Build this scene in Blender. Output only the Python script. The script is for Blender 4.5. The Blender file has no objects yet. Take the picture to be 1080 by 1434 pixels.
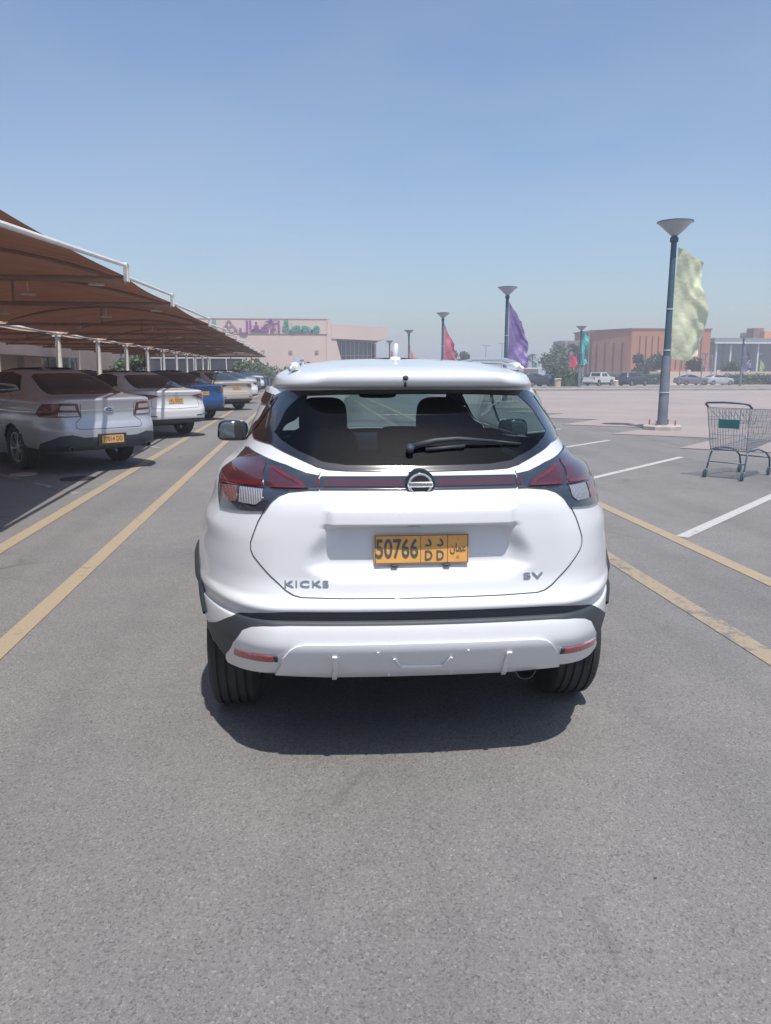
import bpy, math, random
from mathutils import Vector, Matrix
from mathutils.geometry import delaunay_2d_cdt
random.seed(11)
R = math.radians
SC = bpy.context.scene
COL = SC.collection

# ---------------------------------------------------------------- camera, sky, sun, exposure
CAM_H = 1.53
cd = bpy.data.cameras.new('camera'); cam = bpy.data.objects.new('camera', cd); COL.objects.link(cam)
cam.location = (0, 0, CAM_H)
cam.rotation_euler = (R(90-10.52), 0, R(-5.94))
cd.sensor_fit = 'VERTICAL'; cd.sensor_height = 36; cd.lens = 1077/1434*36
cd.clip_end = 3000; cd.clip_start = 0.05
SC.camera = cam

SUN_DIR = Vector((0.06, -0.425, 1.0)).normalized()       # from the ground towards the sun
SUN_EL = math.asin(SUN_DIR.z); SUN_AZ = math.atan2(SUN_DIR.x, SUN_DIR.y)
world = bpy.data.worlds.new('World'); SC.world = world; world.use_nodes = True
wn = world.node_tree.nodes; wl = world.node_tree.links; wn.clear()
sky = wn.new('ShaderNodeTexSky'); sky.sky_type = 'NISHITA'; sky.sun_disc = False
sky.sun_elevation = SUN_EL; sky.sun_rotation = SUN_AZ
sky.air_density = 1.2; sky.dust_density = 1.8; sky.ozone_density = 6.0; sky.altitude = 0
bg = wn.new('ShaderNodeBackground'); bg.inputs['Strength'].default_value = 0.132
wo = wn.new('ShaderNodeOutputWorld'); 
# thin, uneven high haze over the sky
tc = wn.new('ShaderNodeTexCoord'); mp = wn.new('ShaderNodeMapping'); mp.inputs['Scale'].default_value = (1.0, 1.0, 3.2); wl.new(tc.outputs['Generated'], mp.inputs[0])
cn = wn.new('ShaderNodeTexNoise'); cn.inputs['Scale'].default_value = 1.7; cn.inputs['Detail'].default_value = 3; cn.inputs['Roughness'].default_value = .55; wl.new(mp.outputs[0], cn.inputs['Vector'])
cr = wn.new('ShaderNodeValToRGB'); cr.color_ramp.elements[0].position = .42; cr.color_ramp.elements[0].color = (0, 0, 0, 1); cr.color_ramp.elements[1].position = .75; cr.color_ramp.elements[1].color = (.24, .24, .24, 1); wl.new(cn.outputs['Fac'], cr.inputs[0])
cm = wn.new('ShaderNodeMixRGB'); cm.inputs[2].default_value = (3.7, 4.0, 4.6, 1); wl.new(cr.outputs[0], cm.inputs[0]); wl.new(sky.outputs[0], cm.inputs[1])
wl.new(cm.outputs[0], bg.inputs[0]); wl.new(bg.outputs[0], wo.inputs[0])
sd = bpy.data.lights.new('sun', 'SUN'); sd.energy = 4.6; sd.angle = R(0.6); sd.color = (1, .95, .88)
sun = bpy.data.objects.new('sun', sd); COL.objects.link(sun); sun.location = (0, 0, 60)
sun.rotation_euler = SUN_DIR.to_track_quat('Z', 'Y').to_euler()
SC.view_settings.view_transform = 'Standard'; SC.view_settings.look = 'None'
SC.view_settings.exposure = 0.17; SC.view_settings.gamma = 1
SC.cycles.max_bounces = 8; SC.cycles.transparent_max_bounces = 16; SC.cycles.volume_bounces = 1
SC.cycles.use_denoising = True; SC.cycles.sample_clamp_indirect = 6

# ---------------------------------------------------------------- materials
def srgb(r, g, b):
    f = lambda c: (c/255/12.92) if c/255 <= .04045 else ((c/255+.055)/1.055)**2.4
    return (f(r), f(g), f(b))

class NT:
    def __init__(s, name):
        s.m = bpy.data.materials.new(name); s.m.use_nodes = True; s.t = s.m.node_tree; s.t.nodes.clear()
        s.out = s.t.nodes.new('ShaderNodeOutputMaterial')
    def n(s, kind, **kw):
        x = s.t.nodes.new('ShaderNode'+kind)
        for k, v in kw.items():
            if k in x.inputs.keys() if isinstance(k, str) else False: x.inputs[k].default_value = v
            else: setattr(x, k, v)
        return x
    def set(s, node, **kw):
        for k, v in kw.items(): node.inputs[k.replace('_', ' ')].default_value = v
        return node
    def link(s, a, b): s.t.links.new(a, b)
    def coord(s, kind='Object'):
        return s.n('TexCoord').outputs[kind]
    def noise(s, scale, detail=3, rough=.55, vec=None, kind='Object'):
        x = s.n('TexNoise'); x.inputs['Scale'].default_value = scale; x.inputs['Detail'].default_value = detail; x.inputs['Roughness'].default_value = rough
        s.link(vec or s.coord(kind), x.inputs['Vector']); return x.outputs['Fac']
    def ramp(s, fac, stops):
        x = s.n('ValToRGB'); e = x.color_ramp.elements
        while len(e) < len(stops): e.new(.5)
        for el, (p, c) in zip(e, stops):
            el.position = p; el.color = (*c, 1) if len(c) == 3 else c
        s.link(fac, x.inputs[0]); return x.outputs[0]
    def mix(s, fac, a, b, mode='MIX'):
        x = s.n('MixRGB', blend_type=mode)
        for v, i in ((fac, 0), (a, 1), (b, 2)):
            if isinstance(v, bpy.types.NodeSocket): s.link(v, x.inputs[i])
            elif i == 0: x.inputs[0].default_value = v
            else: x.inputs[i].default_value = (*v, 1)
        return x.outputs[0]
    def bsdf(s, color, rough=.5, metal=0., coat=0., spec=.5, coat_rough=.03, bump=None, bump_strength=.3, bump_dist=.01, alpha=None):
        b = s.n('BsdfPrincipled')
        if isinstance(color, bpy.types.NodeSocket): s.link(color, b.inputs['Base Color'])
        else: b.inputs['Base Color'].default_value = (*color, 1)
        if isinstance(rough, bpy.types.NodeSocket): s.link(rough, b.inputs['Roughness'])
        else: b.inputs['Roughness'].default_value = rough
        b.inputs['Metallic'].default_value = metal; b.inputs['Coat Weight'].default_value = coat
        b.inputs['Coat Roughness'].default_value = coat_rough; b.inputs['Specular IOR Level'].default_value = spec
        if bump is not None:
            k = s.n('Bump'); k.inputs['Strength'].default_value = bump_strength; k.inputs['Distance'].default_value = bump_dist
            s.link(bump, k.inputs['Height']); s.link(k.outputs[0], b.inputs['Normal'])
        return b
    def done(s, b):
        s.link(b.outputs[0], s.out.inputs['Surface']); return s.m

def simple(name, color, rough=.5, metal=0., coat=0., spec=.5, var=.12, scale=3., bump=0., bscale=40., double=None):
    t = NT(name); f = t.noise(scale, 4)
    lo = tuple(c*(1-var) for c in color); hi = tuple(min(1, c*(1+var)) for c in color)
    c = t.ramp(f, [(.3, lo), (.7, hi)])
    b = t.bsdf(c, rough, metal, coat, spec, bump=t.noise(bscale, 3) if bump else None, bump_strength=bump)
    if double:
        d = t.bsdf(double, .8); g = t.n('NewGeometry'); x = t.n('MixShader')
        t.link(g.outputs['Backfacing'], x.inputs[0]); t.link(b.outputs[0], x.inputs[1]); t.link(d.outputs[0], x.inputs[2])
        return t.done(x)
    return t.done(b)

def paint(name, color, rough=.28, metal=0., flake=0.):
    """car paint with a clear coat and faint dust; the inner side of the sheet metal is the dark cabin lining"""
    t = NT(name)
    dust = t.ramp(t.noise(2.2, 6, .65), [(.42, (0, 0, 0)), (.75, (.16, .16, .16))])
    c = t.mix(dust, color, tuple(x*.72+.06 for x in color))
    r = t.ramp(t.noise(5, 5), [(.3, (rough,)*3), (.8, (rough+.12,)*3)])
    b = t.bsdf(c, r, metal, .8, .35, coat_rough=.03)
    d = t.bsdf((.018, .018, .02), .85); g = t.n('NewGeometry'); x = t.n('MixShader')
    t.link(g.outputs['Backfacing'], x.inputs[0]); t.link(b.outputs[0], x.inputs[1]); t.link(d.outputs[0], x.inputs[2])
    return t.done(x)

def glass(name, tint, ior=1.5, rough=.0, boost=1.0, base=None):
    t = NT(name)
    tr = t.n('BsdfTransparent'); tr.inputs[0].default_value = (*tint, 1)
    gl = t.n('BsdfGlossy'); gl.inputs['Roughness'].default_value = rough
    g = t.n('NewGeometry'); dp = t.n('VectorMath', operation='DOT_PRODUCT'); t.link(g.outputs['Incoming'], dp.inputs[0]); t.link(g.outputs['Normal'], dp.inputs[1])
    def mth(op, a, b=None):
        q = t.n('Math', operation=op)
        for i, v in enumerate((a, b)):
            if isinstance(v, bpy.types.NodeSocket): t.link(v, q.inputs[i])
            elif v is not None: q.inputs[i].default_value = v
        return q.outputs[0]
    f0 = ((ior-1)/(ior+1))**2                                  # thin pane: the same reflectance from both sides
    c5 = mth('POWER', mth('SUBTRACT', 1.0, mth('ABSOLUTE', dp.outputs['Value'])), 5.0)
    m = t.n('Math', operation='MULTIPLY'); m.inputs[1].default_value = boost; m.use_clamp = True; t.link(mth('ADD', mth('MULTIPLY', c5, 1-f0), f0), m.inputs[0])
    x = t.n('MixShader'); t.link(m.outputs[0], x.inputs[0]); t.link(tr.outputs[0], x.inputs[1]); t.link(gl.outputs[0], x.inputs[2])
    if base:
        d = t.n('BsdfDiffuse'); d.inputs[0].default_value = (*base, 1); y = t.n('MixShader'); y.inputs[0].default_value = .12
        t.link(x.outputs[0], y.inputs[1]); t.link(d.outputs[0], y.inputs[2]); x = y
    return t.done(x)

M = {}
M['white_paint'] = paint('white_car_paint', (.66, .675, .70), .3)
M['silver_paint'] = paint('silver_car_paint', (.44, .45, .48), .3, .35)
M['pearl_paint'] = paint('pearl_car_paint', (.60, .60, .60), .3)
M['blue_paint'] = paint('blue_car_paint', (.006, .05, .17), .25)
M['beige_paint'] = paint('beige_car_paint', (.46, .40, .34), .3, .2)
M['dark_paint'] = paint('dark_car_paint', (.02, .03, .05), .25)
M['grey_paint'] = paint('grey_car_paint', (.14, .15, .17), .3, .3)
M['black_plastic'] = simple('black_plastic', (.034, .042, .052), .55, var=.2, bump=.15, bscale=400)
M['gloss_black'] = simple('gloss_black', (.012, .013, .018), .12, coat=1, var=.1)
M['lamp_flare_black'] = simple('lamp_housing_flare_black', (.026, .034, .050), .15, coat=1, var=.1)  # black housing, with the blue-grey veil of lens flare put into its colour
M['seam'] = simple('panel_gap', (.045, .05, .06), .8)
M['rubber'] = simple('tyre_rubber', (.030, .030, .032), .8, var=.3, scale=9, bump=.2, bscale=90)
M['alloy'] = simple('alloy_rim', (.42, .43, .45), .3, .8, var=.1)
M['steel'] = simple('brake_steel', (.15, .14, .14), .5, .8)
M['chrome'] = simple('chrome', (.86, .88, .9), .18, 1.0, var=.02)
M['glass_rear'] = glass('rear_window_glass', (.52, .68, .70), boost=.75)
M['glass_clear'] = glass('windscreen_glass', (.80, .87, .86))
M['glass_dark'] = glass('tinted_side_glass', (.10, .12, .13))
M['cabin'] = simple('cabin_fabric', (.008, .012, .017), .95, spec=.1, var=.2, scale=20)
M['mirror_glass'] = simple('mirror_glass', (.22, .26, .30), .04, 1.0, var=.01)
M['red_dark'] = simple('smoked_red_lens', (.070, .018, .027), .2, coat=1, var=.15, scale=8)
M['red_bright'] = simple('red_lens', (.125, .014, .022), .2, coat=1, var=.25, scale=14)
M['red_reflector'] = simple('red_reflector', (.34, .035, .05), .25, coat=1, var=.3, scale=90)

def ribbed(name, a, b, scale):
    t = NT(name); w = t.n('TexWave'); w.bands_direction = 'X'; w.inputs['Scale'].default_value = scale; w.inputs['Distortion'].default_value = .3
    t.link(t.coord(), w.inputs['Vector'])
    c = t.ramp(w.outputs['Fac'], [(.25, a), (.75, b)])
    return t.done(t.bsdf(c, .15, .0, 1, bump=w.outputs['Fac'], bump_strength=.5, bump_dist=.004))
M['clear_lens'] = ribbed('clear_ribbed_lens', (.07, .07, .09), (.34, .35, .38), 46)
M['pale_lens'] = ribbed('pale_clear_lens', (.30, .28, .30), (.50, .48, .50), 14)
M['pink_lens'] = ribbed('pale_red_ribbed_lens', (.09, .035, .04), (.26, .13, .135), 46)
M['plate'] = simple('plate_orange', (.72, .37, .10), .4, var=.07, scale=20)
M['plate_ink'] = simple('plate_ink', (.085, .095, .105), .5)
M['red_bar'] = simple('dull_red_bar', (.075, .03, .042), .2, coat=.6, var=.15)
M['badge'] = simple('badge_metal', (.36, .40, .46), .35, .7, var=.05)

# ---------------------------------------------------------------- mesh helpers
def link(o, parent=None):
    COL.objects.link(o)
    if parent: o.parent = parent
    return o

def tag(o, label=None, cat=None, group=None, kind=None):
    if label: o['label'] = label
    if cat: o['category'] = cat
    if group: o['group'] = group
    if kind: o['kind'] = kind
    return o

def thing(name, label, cat, loc=(0, 0, 0), rz=0, group=None):
    o = bpy.data.objects.new(name, None); o.empty_display_size = .2
    o.location = loc; o.rotation_euler = (0, 0, rz); link(o)
    return tag(o, label, cat, group)

def copy_tree(o, parent=None):
    c = o.copy(); COL.objects.link(c); c.parent = parent
    for ch in o.children: copy_tree(ch, c)
    return c

def frame(d):
    d = Vector(d).normalized(); a = Vector((0, 0, 1)) if abs(d.z) < .9 else Vector((1, 0, 0))
    u = d.cross(a).normalized(); return u, d.cross(u).normalized()

class MB:
    def __init__(s): s.v = []; s.f = []; s.mi = []; s.k = 0
    def add(s, vs, fs, k=None):
        o = len(s.v); s.v += [tuple(p) for p in vs]; s.f += [tuple(o+i for i in f) for f in fs]; s.mi += [s.k if k is None else k]*len(fs); return s
    def box(s, c, d, rot=None, bev=0.0, k=None):
        x, y, z = d[0]/2, d[1]/2, d[2]/2
        if bev <= 0:
            vs = [(sx*x, sy*y, sz*z) for sz in (-1, 1) for sy in (-1, 1) for sx in (-1, 1)]
            fs = [(0, 2, 3, 1), (4, 5, 7, 6), (0, 1, 5, 4), (2, 6, 7, 3), (0, 4, 6, 2), (1, 3, 7, 5)]
        else:
            vs = []; fs = []; b = min(bev, x*.9, y*.9, z*.9)
            idx = {}
            for sx in (-1, 1):
                for sy in (-1, 1):
                    for sz in (-1, 1):
                        for a in range(3):
                            p = [sx*(x-b), sy*(y-b), sz*(z-b)]; p[a] = (sx*x, sy*y, sz*z)[a]
                            idx[(sx, sy, sz, a)] = len(vs); vs.append(tuple(p))
            q = lambda *L: fs.append(tuple(idx[t] for t in L))
            for g in (-1, 1):
                c4 = [(-1, -1), (1, -1), (1, 1), (-1, 1)]
                if g < 0: c4 = c4[::-1]
                q(*[(g, a, b_, 0) for a, b_ in c4]); q(*[(b_, g, a, 1) for a, b_ in c4]); q(*[(a, b_, g, 2) for a, b_ in c4])
                for h in (-1, 1):
                    q((g, h, -1, 0), (g, h, 1, 0), (g, h, 1, 1), (g, h, -1, 1))
                    q((g, -1, h, 0), (g, 1, h, 0), (g, 1, h, 2), (g, -1, h, 2))
                    q((-1, g, h, 1), (1, g, h, 1), (1, g, h, 2), (-1, g, h, 2))
                    for l in (-1, 1): q((g, h, l, 0), (g, h, l, 1), (g, h, l, 2))
        vs = [Vector(p) for p in vs]
        if rot is not None: vs = [rot @ p for p in vs]
        return s.add([p+Vector(c) for p in vs], fs, k)
    def tube(s, pts, r, n=8, caps=True, k=None):
        pts = [Vector(p) for p in pts]; rs = r if isinstance(r, (list, tuple)) else [r]*len(pts)
        rings = []; u = None
        for i, p in enumerate(pts):
            d = (pts[min(i+1, len(pts)-1)]-pts[max(i-1, 0)]).normalized()
            if u is None: u, w = frame(d)
            else:
                u = (u-d*u.dot(d)).normalized(); w = d.cross(u).normalized()
            rings.append([p+(u*math.cos(2*math.pi*j/n)+w*math.sin(2*math.pi*j/n))*rs[i] for j in range(n)])
        vs = [q for g in rings for q in g]
        fs = [(i*n+j, i*n+(j+1) % n, (i+1)*n+(j+1) % n, (i+1)*n+j) for i in range(len(pts)-1) for j in range(n)]
        if caps: fs += [tuple(range(n-1, -1, -1)), tuple((len(pts)-1)*n+j for j in range(n))]
        return s.add(vs, fs, k)
    def lathe(s, prof, n=32, axis='Z', c=(0, 0, 0), k=None, closed=False):
        vs = []; m = len(prof)
        for i in range(n):
            a = 2*math.pi*i/n
            for r, h in prof:
                p = (r*math.cos(a), r*math.sin(a), h)
                if axis == 'X': p = (p[2], p[0], p[1])
                elif axis == 'Y': p = (p[1], p[2], p[0])
                vs.append((p[0]+c[0], p[1]+c[1], p[2]+c[2]))
        fs = [(i*m+j, ((i+1) % n)*m+j, ((i+1) % n)*m+(j+1) % m, i*m+(j+1) % m) for i in range(n) for j in range(m if closed else m-1)]
        return s.add(vs, fs, k)
    def grid(s, fn, nu, nv, k=None):
        vs = [fn(i/nu, j/nv) for j in range(nv+1) for i in range(nu+1)]
        fs = [(j*(nu+1)+i, j*(nu+1)+i+1, (j+1)*(nu+1)+i+1, (j+1)*(nu+1)+i) for j in range(nv) for i in range(nu)]
        return s.add(vs, fs, k)
    def prism(s, poly, a, b, axis='Y', k=None):
        """polygon extruded from a to b along an axis; poly in the two remaining coordinates"""
        n = len(poly)
        put = {'Y': lambda p, t: (p[0], t, p[1]), 'X': lambda p, t: (t, p[0], p[1]), 'Z': lambda p, t: (p[0], p[1], t)}[axis]
        vs = [put(p, a) for p in poly]+[put(p, b) for p in poly]
        fs = [tuple(range(n)), tuple(range(2*n-1, n-1, -1))]+[(i, i+n, (i+1) % n+n, (i+1) % n) for i in range(n)]
        return s.add(vs, fs, k)
    def build(s, name, mats, parent=None, smooth=False, label=None, auto=None):
        me = bpy.data.meshes.new(name); me.from_pydata(s.v, [], s.f)
        for m in (mats if isinstance(mats, (list, tuple)) else [mats]): me.materials.append(m)
        if max(s.mi or [0]): me.polygons.foreach_set('material_index', s.mi)
        me.update()
        if smooth or auto:
            me.polygons.foreach_set('use_smooth', [True]*len(me.polygons))
            if auto:
                try: me.set_sharp_from_angle(angle=R(auto))
                except Exception: pass
        o = bpy.data.objects.new(name, me); link(o, parent)
        if label: o['label'] = label
        return o

def lettering(name, body, size, mat, parent, origin, xdir, zdir, extrude=.001, sx=1.0, align='CENTER', bold=0.0, width=None, gap=1.0):
    cu = bpy.data.curves.new(name, 'FONT'); cu.body = body; cu.size = size; cu.extrude = extrude; cu.align_x = align; cu.align_y = 'CENTER'; cu.offset = bold; cu.space_character = gap
    tmp = bpy.data.objects.new(name, cu); COL.objects.link(tmp)
    bpy.context.view_layer.update(); dg = bpy.context.evaluated_depsgraph_get()
    me = bpy.data.meshes.new_from_object(tmp.evaluated_get(dg)); COL.objects.unlink(tmp); bpy.data.objects.remove(tmp)
    me.materials.clear(); me.materials.append(mat)
    X = Vector(xdir).normalized(); Z = Vector(zdir).normalized(); Y = X.cross(Z)
    if width:
        xs = [v.co.x for v in me.vertices]; sx = width/(max(xs)-min(xs))
    O = Vector(origin)
    for v in me.vertices:
        v.co = O + X*(v.co.x*sx) + Z*v.co.y - Y*v.co.z
    me.update(); o = bpy.data.objects.new(name, me); link(o, parent); return o

def ground_z(y): return 0.0 if y < 55 else -(min(y, 115)-55)*.014
# ---------------------------------------------------------------- car shell surface
def pchip(xs, ys):
    n = len(xs); h = [xs[i+1]-xs[i] for i in range(n-1)]; d = [(ys[i+1]-ys[i])/h[i] for i in range(n-1)]
    m = [0.0]*n; m[0] = d[0]; m[-1] = d[-1]
    for i in range(1, n-1):
        if d[i-1]*d[i] > 0:
            w1 = 2*h[i]+h[i-1]; w2 = h[i]+2*h[i-1]
            m[i] = (w1+w2)/(w1/d[i-1]+w2/d[i])
    def f(x):
        lo, hi = 0, n-2
        while lo < hi:
            k = (lo+hi+1)//2
            if xs[k] <= x: lo = k
            else: hi = k-1
        i = lo; t = (x-xs[i])/h[i]
        return ((1+2*t)*(1-t)**2*ys[i] + t*(1-t)**2*h[i]*m[i] + t*t*(3-2*t)*ys[i+1] + t*t*(t-1)*h[i]*m[i+1])
    return f

def smooth(a, b, x):
    t = min(1.0, max(0.0, (x-a)/(b-a))) if a != b else float(x > a)
    return t*t*(3-2*t)

class Shell:
    """closed car skin: s in [-3,3] runs round the plan outline (0 = middle of the tail, +-1..2 = flanks, +-3 = nose), v runs upwards"""
    def __init__(self, rows, flare=None, tail=None, front=(0.55, 0.5)):
        self.rows = rows; self.flare = flare; self.tail = tail; self.front = front
        v = [0.0]
        for a, b in zip(rows, rows[1:]):
            v.append(v[-1] + abs(b[0]-a[0]) + 0.6*abs(b[1]-a[1]) + 0.25*abs(b[3]-a[3]) + 1e-4)
        self.v = v
        self.f = [pchip(v, [r[k] for r in rows]) for k in range(7)]
        self.vmax = v[-1]
        self.nmono = 1
        while self.nmono < len(rows) and rows[self.nmono][0] > rows[self.nmono-1][0]: self.nmono += 1
        self.cache = {}
    def row(self, v):
        r = self.cache.get(v)
        if r is None:
            v2 = min(max(v, 0.0), self.vmax)
            r = self.cache[v] = tuple(f(v2) for f in self.f)
        return r
    def vz(self, z):
        lo, hi = 0.0, self.v[self.nmono-1]
        for _ in range(26):
            m = (lo+hi)/2
            if self.row(m)[0] < z: lo = m
            else: hi = m
        return round((lo+hi)/2, 5)
    def S(self, s, v):
        z, yr, yf, w, bow, rx, ry = self.row(v)
        a = abs(s); fx, fy = self.front; fx = min(fx, w*0.8)
        k = 1.0
        if a <= 1:
            if a <= .5: x = (w-rx)*a*2; c = 0.0
            else:
                t = (a-.5)*math.pi; x = w-rx+rx*math.sin(t); c = ry*(1-math.cos(t))
            y = yr + bow*(x/w)**2 + c
            if self.tail:
                y += self.tail(x, z)
        elif a <= 2:
            y1 = yr+bow+ry; y2 = yf-fy*0.9
            x = w; y = y1 + (y2-y1)*(a-1)
        else:
            t = (a-2)*math.pi/2; y2 = yf-fy*0.9
            if t < math.pi/4*1.2:
                q = t/(math.pi/4*1.2)*math.pi/2
                x = w-fx+fx*math.cos(q); y = y2+fy*0.6*math.sin(q)
            else:
                q = (t-math.pi/4*1.2)/(math.pi/2-math.pi/4*1.2)
                x = (w-fx)*(1-q); y = y2+fy*0.6+0.3*fy*(1-(1-q)**2)
        if self.flare: x += self.flare(x/w, y, z)
        return (x if s >= 0 else -x, y, z)
    def sx(self, x, z):
        """s for a lateral position x on the tail at height z"""
        r = self.row(self.vz(z)); w, rx = r[3], r[5]; ax = abs(x)
        if ax < w-rx: s = .5*ax/(w-rx)
        else: s = .5+math.asin(min(1, (ax-w+rx)/rx))/math.pi
        return math.copysign(s, x)
    def sy(self, y, z, side):
        """s for a lengthwise position y on the flank at height z"""
        r = self.row(self.vz(z)); y1 = r[1]+r[4]+r[6]; y2 = r[2]-self.front[1]*0.9
        if y >= y1: return side*(1+(y-y1)/(y2-y1))
        q = max(0.0, min(1.0, (y-r[1]-r[4])/r[6])); return side*(.5+math.acos(1-q)/math.pi)
    def N(self, s, v):
        e = 2e-3
        a = self.S(s+e, v); b = self.S(s-e, v); c = self.S(s, min(v+e, self.vmax)); d = self.S(s, max(v-e, 0))
        p = [a[i]-b[i] for i in range(3)]; q = [c[i]-d[i] for i in range(3)]
        n = (p[1]*q[2]-p[2]*q[1], p[2]*q[0]-p[0]*q[2], p[0]*q[1]-p[1]*q[0])
        l = math.sqrt(sum(x*x for x in n)) or 1
        return tuple(x/l for x in n)

def hatch_tail(x, z):
    """stamped plate recess and the handle lip above it"""
    ax = abs(x)
    hw = 0.335 + 0.055*smooth(0.96, 0.84, z) - 0.05*smooth(.82, .76, z)
    m = smooth(hw+.045, hw-.055, ax)*smooth(.745, .83, z)*smooth(.972, .964, z)
    lip = smooth(0.352, 0.328, ax)*smooth(.960, .970, z)*smooth(1.036, 1.026, z)
    return .042*m - .020*lip

def hatch_flare(u, y, z):
    g = math.exp(-((y-.79)/.42)**2)*smooth(1.02, .74, z)*smooth(.2, .5, z)
    g2 = math.exp(-((y-3.43)/.42)**2)*smooth(1.02, .74, z)*smooth(.2, .5, z)
    sh = .012*math.exp(-((z-.93)/.05)**2)
    return smooth(.75, 1.0, u)*(.035*g+.03*g2+sh)

#        z     yr    yf    w    bow   rx   ry
HATCH = [
 (.20, .42, 4.05, .76, .02, .30, .50),
 (.30, .20, 4.20, .82, .03, .30, .55),
 (.38, .13, 4.26, .855, .05, .32, .60),
 (.425,.078, 4.28, .865, .07, .34, .62),
 (.48, .032, 4.29, .87, .08, .36, .64),
 (.545,.0,  4.29, .875, .09, .36, .66),
 (.612,.012, 4.29, .882, .09, .36, .68),
 (.620,.037, 4.29, .882, .09, .36, .68),
 (.652,.037, 4.29, .884, .09, .36, .68),
 (.659,.010, 4.29, .884, .09, .36, .68),
 (.672,.012, 4.285, .885, .09, .36, .68),
 (.710,.050, 4.28, .886, .08, .36, .68),
 (.78, .062, 4.27, .884, .08, .36, .68),
 (.90, .062, 4.22, .872, .08, .36, .68),
 (1.00,.066, 3.95, .850, .08, .36, .68),
 (1.055,.078, 3.55, .835, .08, .36, .66),
 (1.078,.098, 3.42, .828, .08, .36, .64),
 (1.092,.128, 3.36, .825, .08, .36, .62),
 (1.118,.135, 3.30, .81, .08, .36, .60),
 (1.145,.145, 3.20, .78, .08, .35, .58),
 (1.172,.165, 3.14, .735, .08, .33, .55),
 (1.21,.195, 3.05, .705, .08, .31, .54),
 (1.30, .27, 2.85, .668, .08, .29, .52),
 (1.452,.42, 2.45, .600, .07, .24, .50),
 (1.458,.36, 2.44, .588, .07, .22, .55),
 (1.472,.325, 2.42, .582, .07, .22, .58),
 (1.504,.320, 2.38, .566, .07, .24, .60),
 (1.513,.328, 2.36, .556, .07, .25, .60),
 (1.524,.365, 2.33, .538, .07, .28, .62),
 (1.540,.45, 2.25, .495, .07, .30, .60),
 (1.560,.70, 2.15, .42, .06, .28, .50),
 (1.574,1.0, 2.0, .31, .04, .2, .35),
 (1.582,1.25,1.85, .18, .02, .12, .2),
 (1.585,1.45,1.65, .05, .0, .03, .05)]
# ---------------------------------------------------------------- building on the shell
def pip(poly, x, y):
    c = False; n = len(poly); j = n-1
    for i in range(n):
        a, b = poly[i], poly[j]
        if (a[1] > y) != (b[1] > y) and x < (b[0]-a[0])*(y-a[1])/(b[1]-a[1])+a[0]: c = not c
        j = i
    return c

def dens(poly, step, close=True):
    out = []; n = len(poly)
    for i in range(n if close else n-1):
        a = poly[i]; b = poly[(i+1) % n]; m = max(1, int(math.hypot(b[0]-a[0], b[1]-a[1])/step))
        out += [(a[0]+(b[0]-a[0])*k/m, a[1]+(b[1]-a[1])*k/m) for k in range(m)]
    if not close: out.append(poly[-1])
    return out

def rounded(poly, r=.25, it=2):
    """corner cutting: keeps an outline's corners from being knife sharp"""
    for _ in range(it):
        out = []; n = len(poly)
        for i in range(n):
            p, q, s = poly[i-1], poly[i], poly[(i+1) % n]
            out.append((q[0]+(p[0]-q[0])*r, q[1]+(p[1]-q[1])*r)); out.append((q[0]+(s[0]-q[0])*r, q[1]+(s[1]-q[1])*r))
        poly = out; r = .25
    return poly

def tail_sv(sh, poly): return [(sh.sx(x, z), sh.vz(z)) for x, z in poly]
def flank_sv(sh, poly, side): return [(sh.sy(y, z, side), sh.vz(z)) for y, z in poly]
def mir(poly): return [(-x, z) for x, z in reversed(poly)]
def both(half):
    """closed outline symmetric about x = 0 from its right half (top middle round to bottom middle)"""
    return half+[(-x, z) for x, z in reversed(half) if x > 1e-6]

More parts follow.
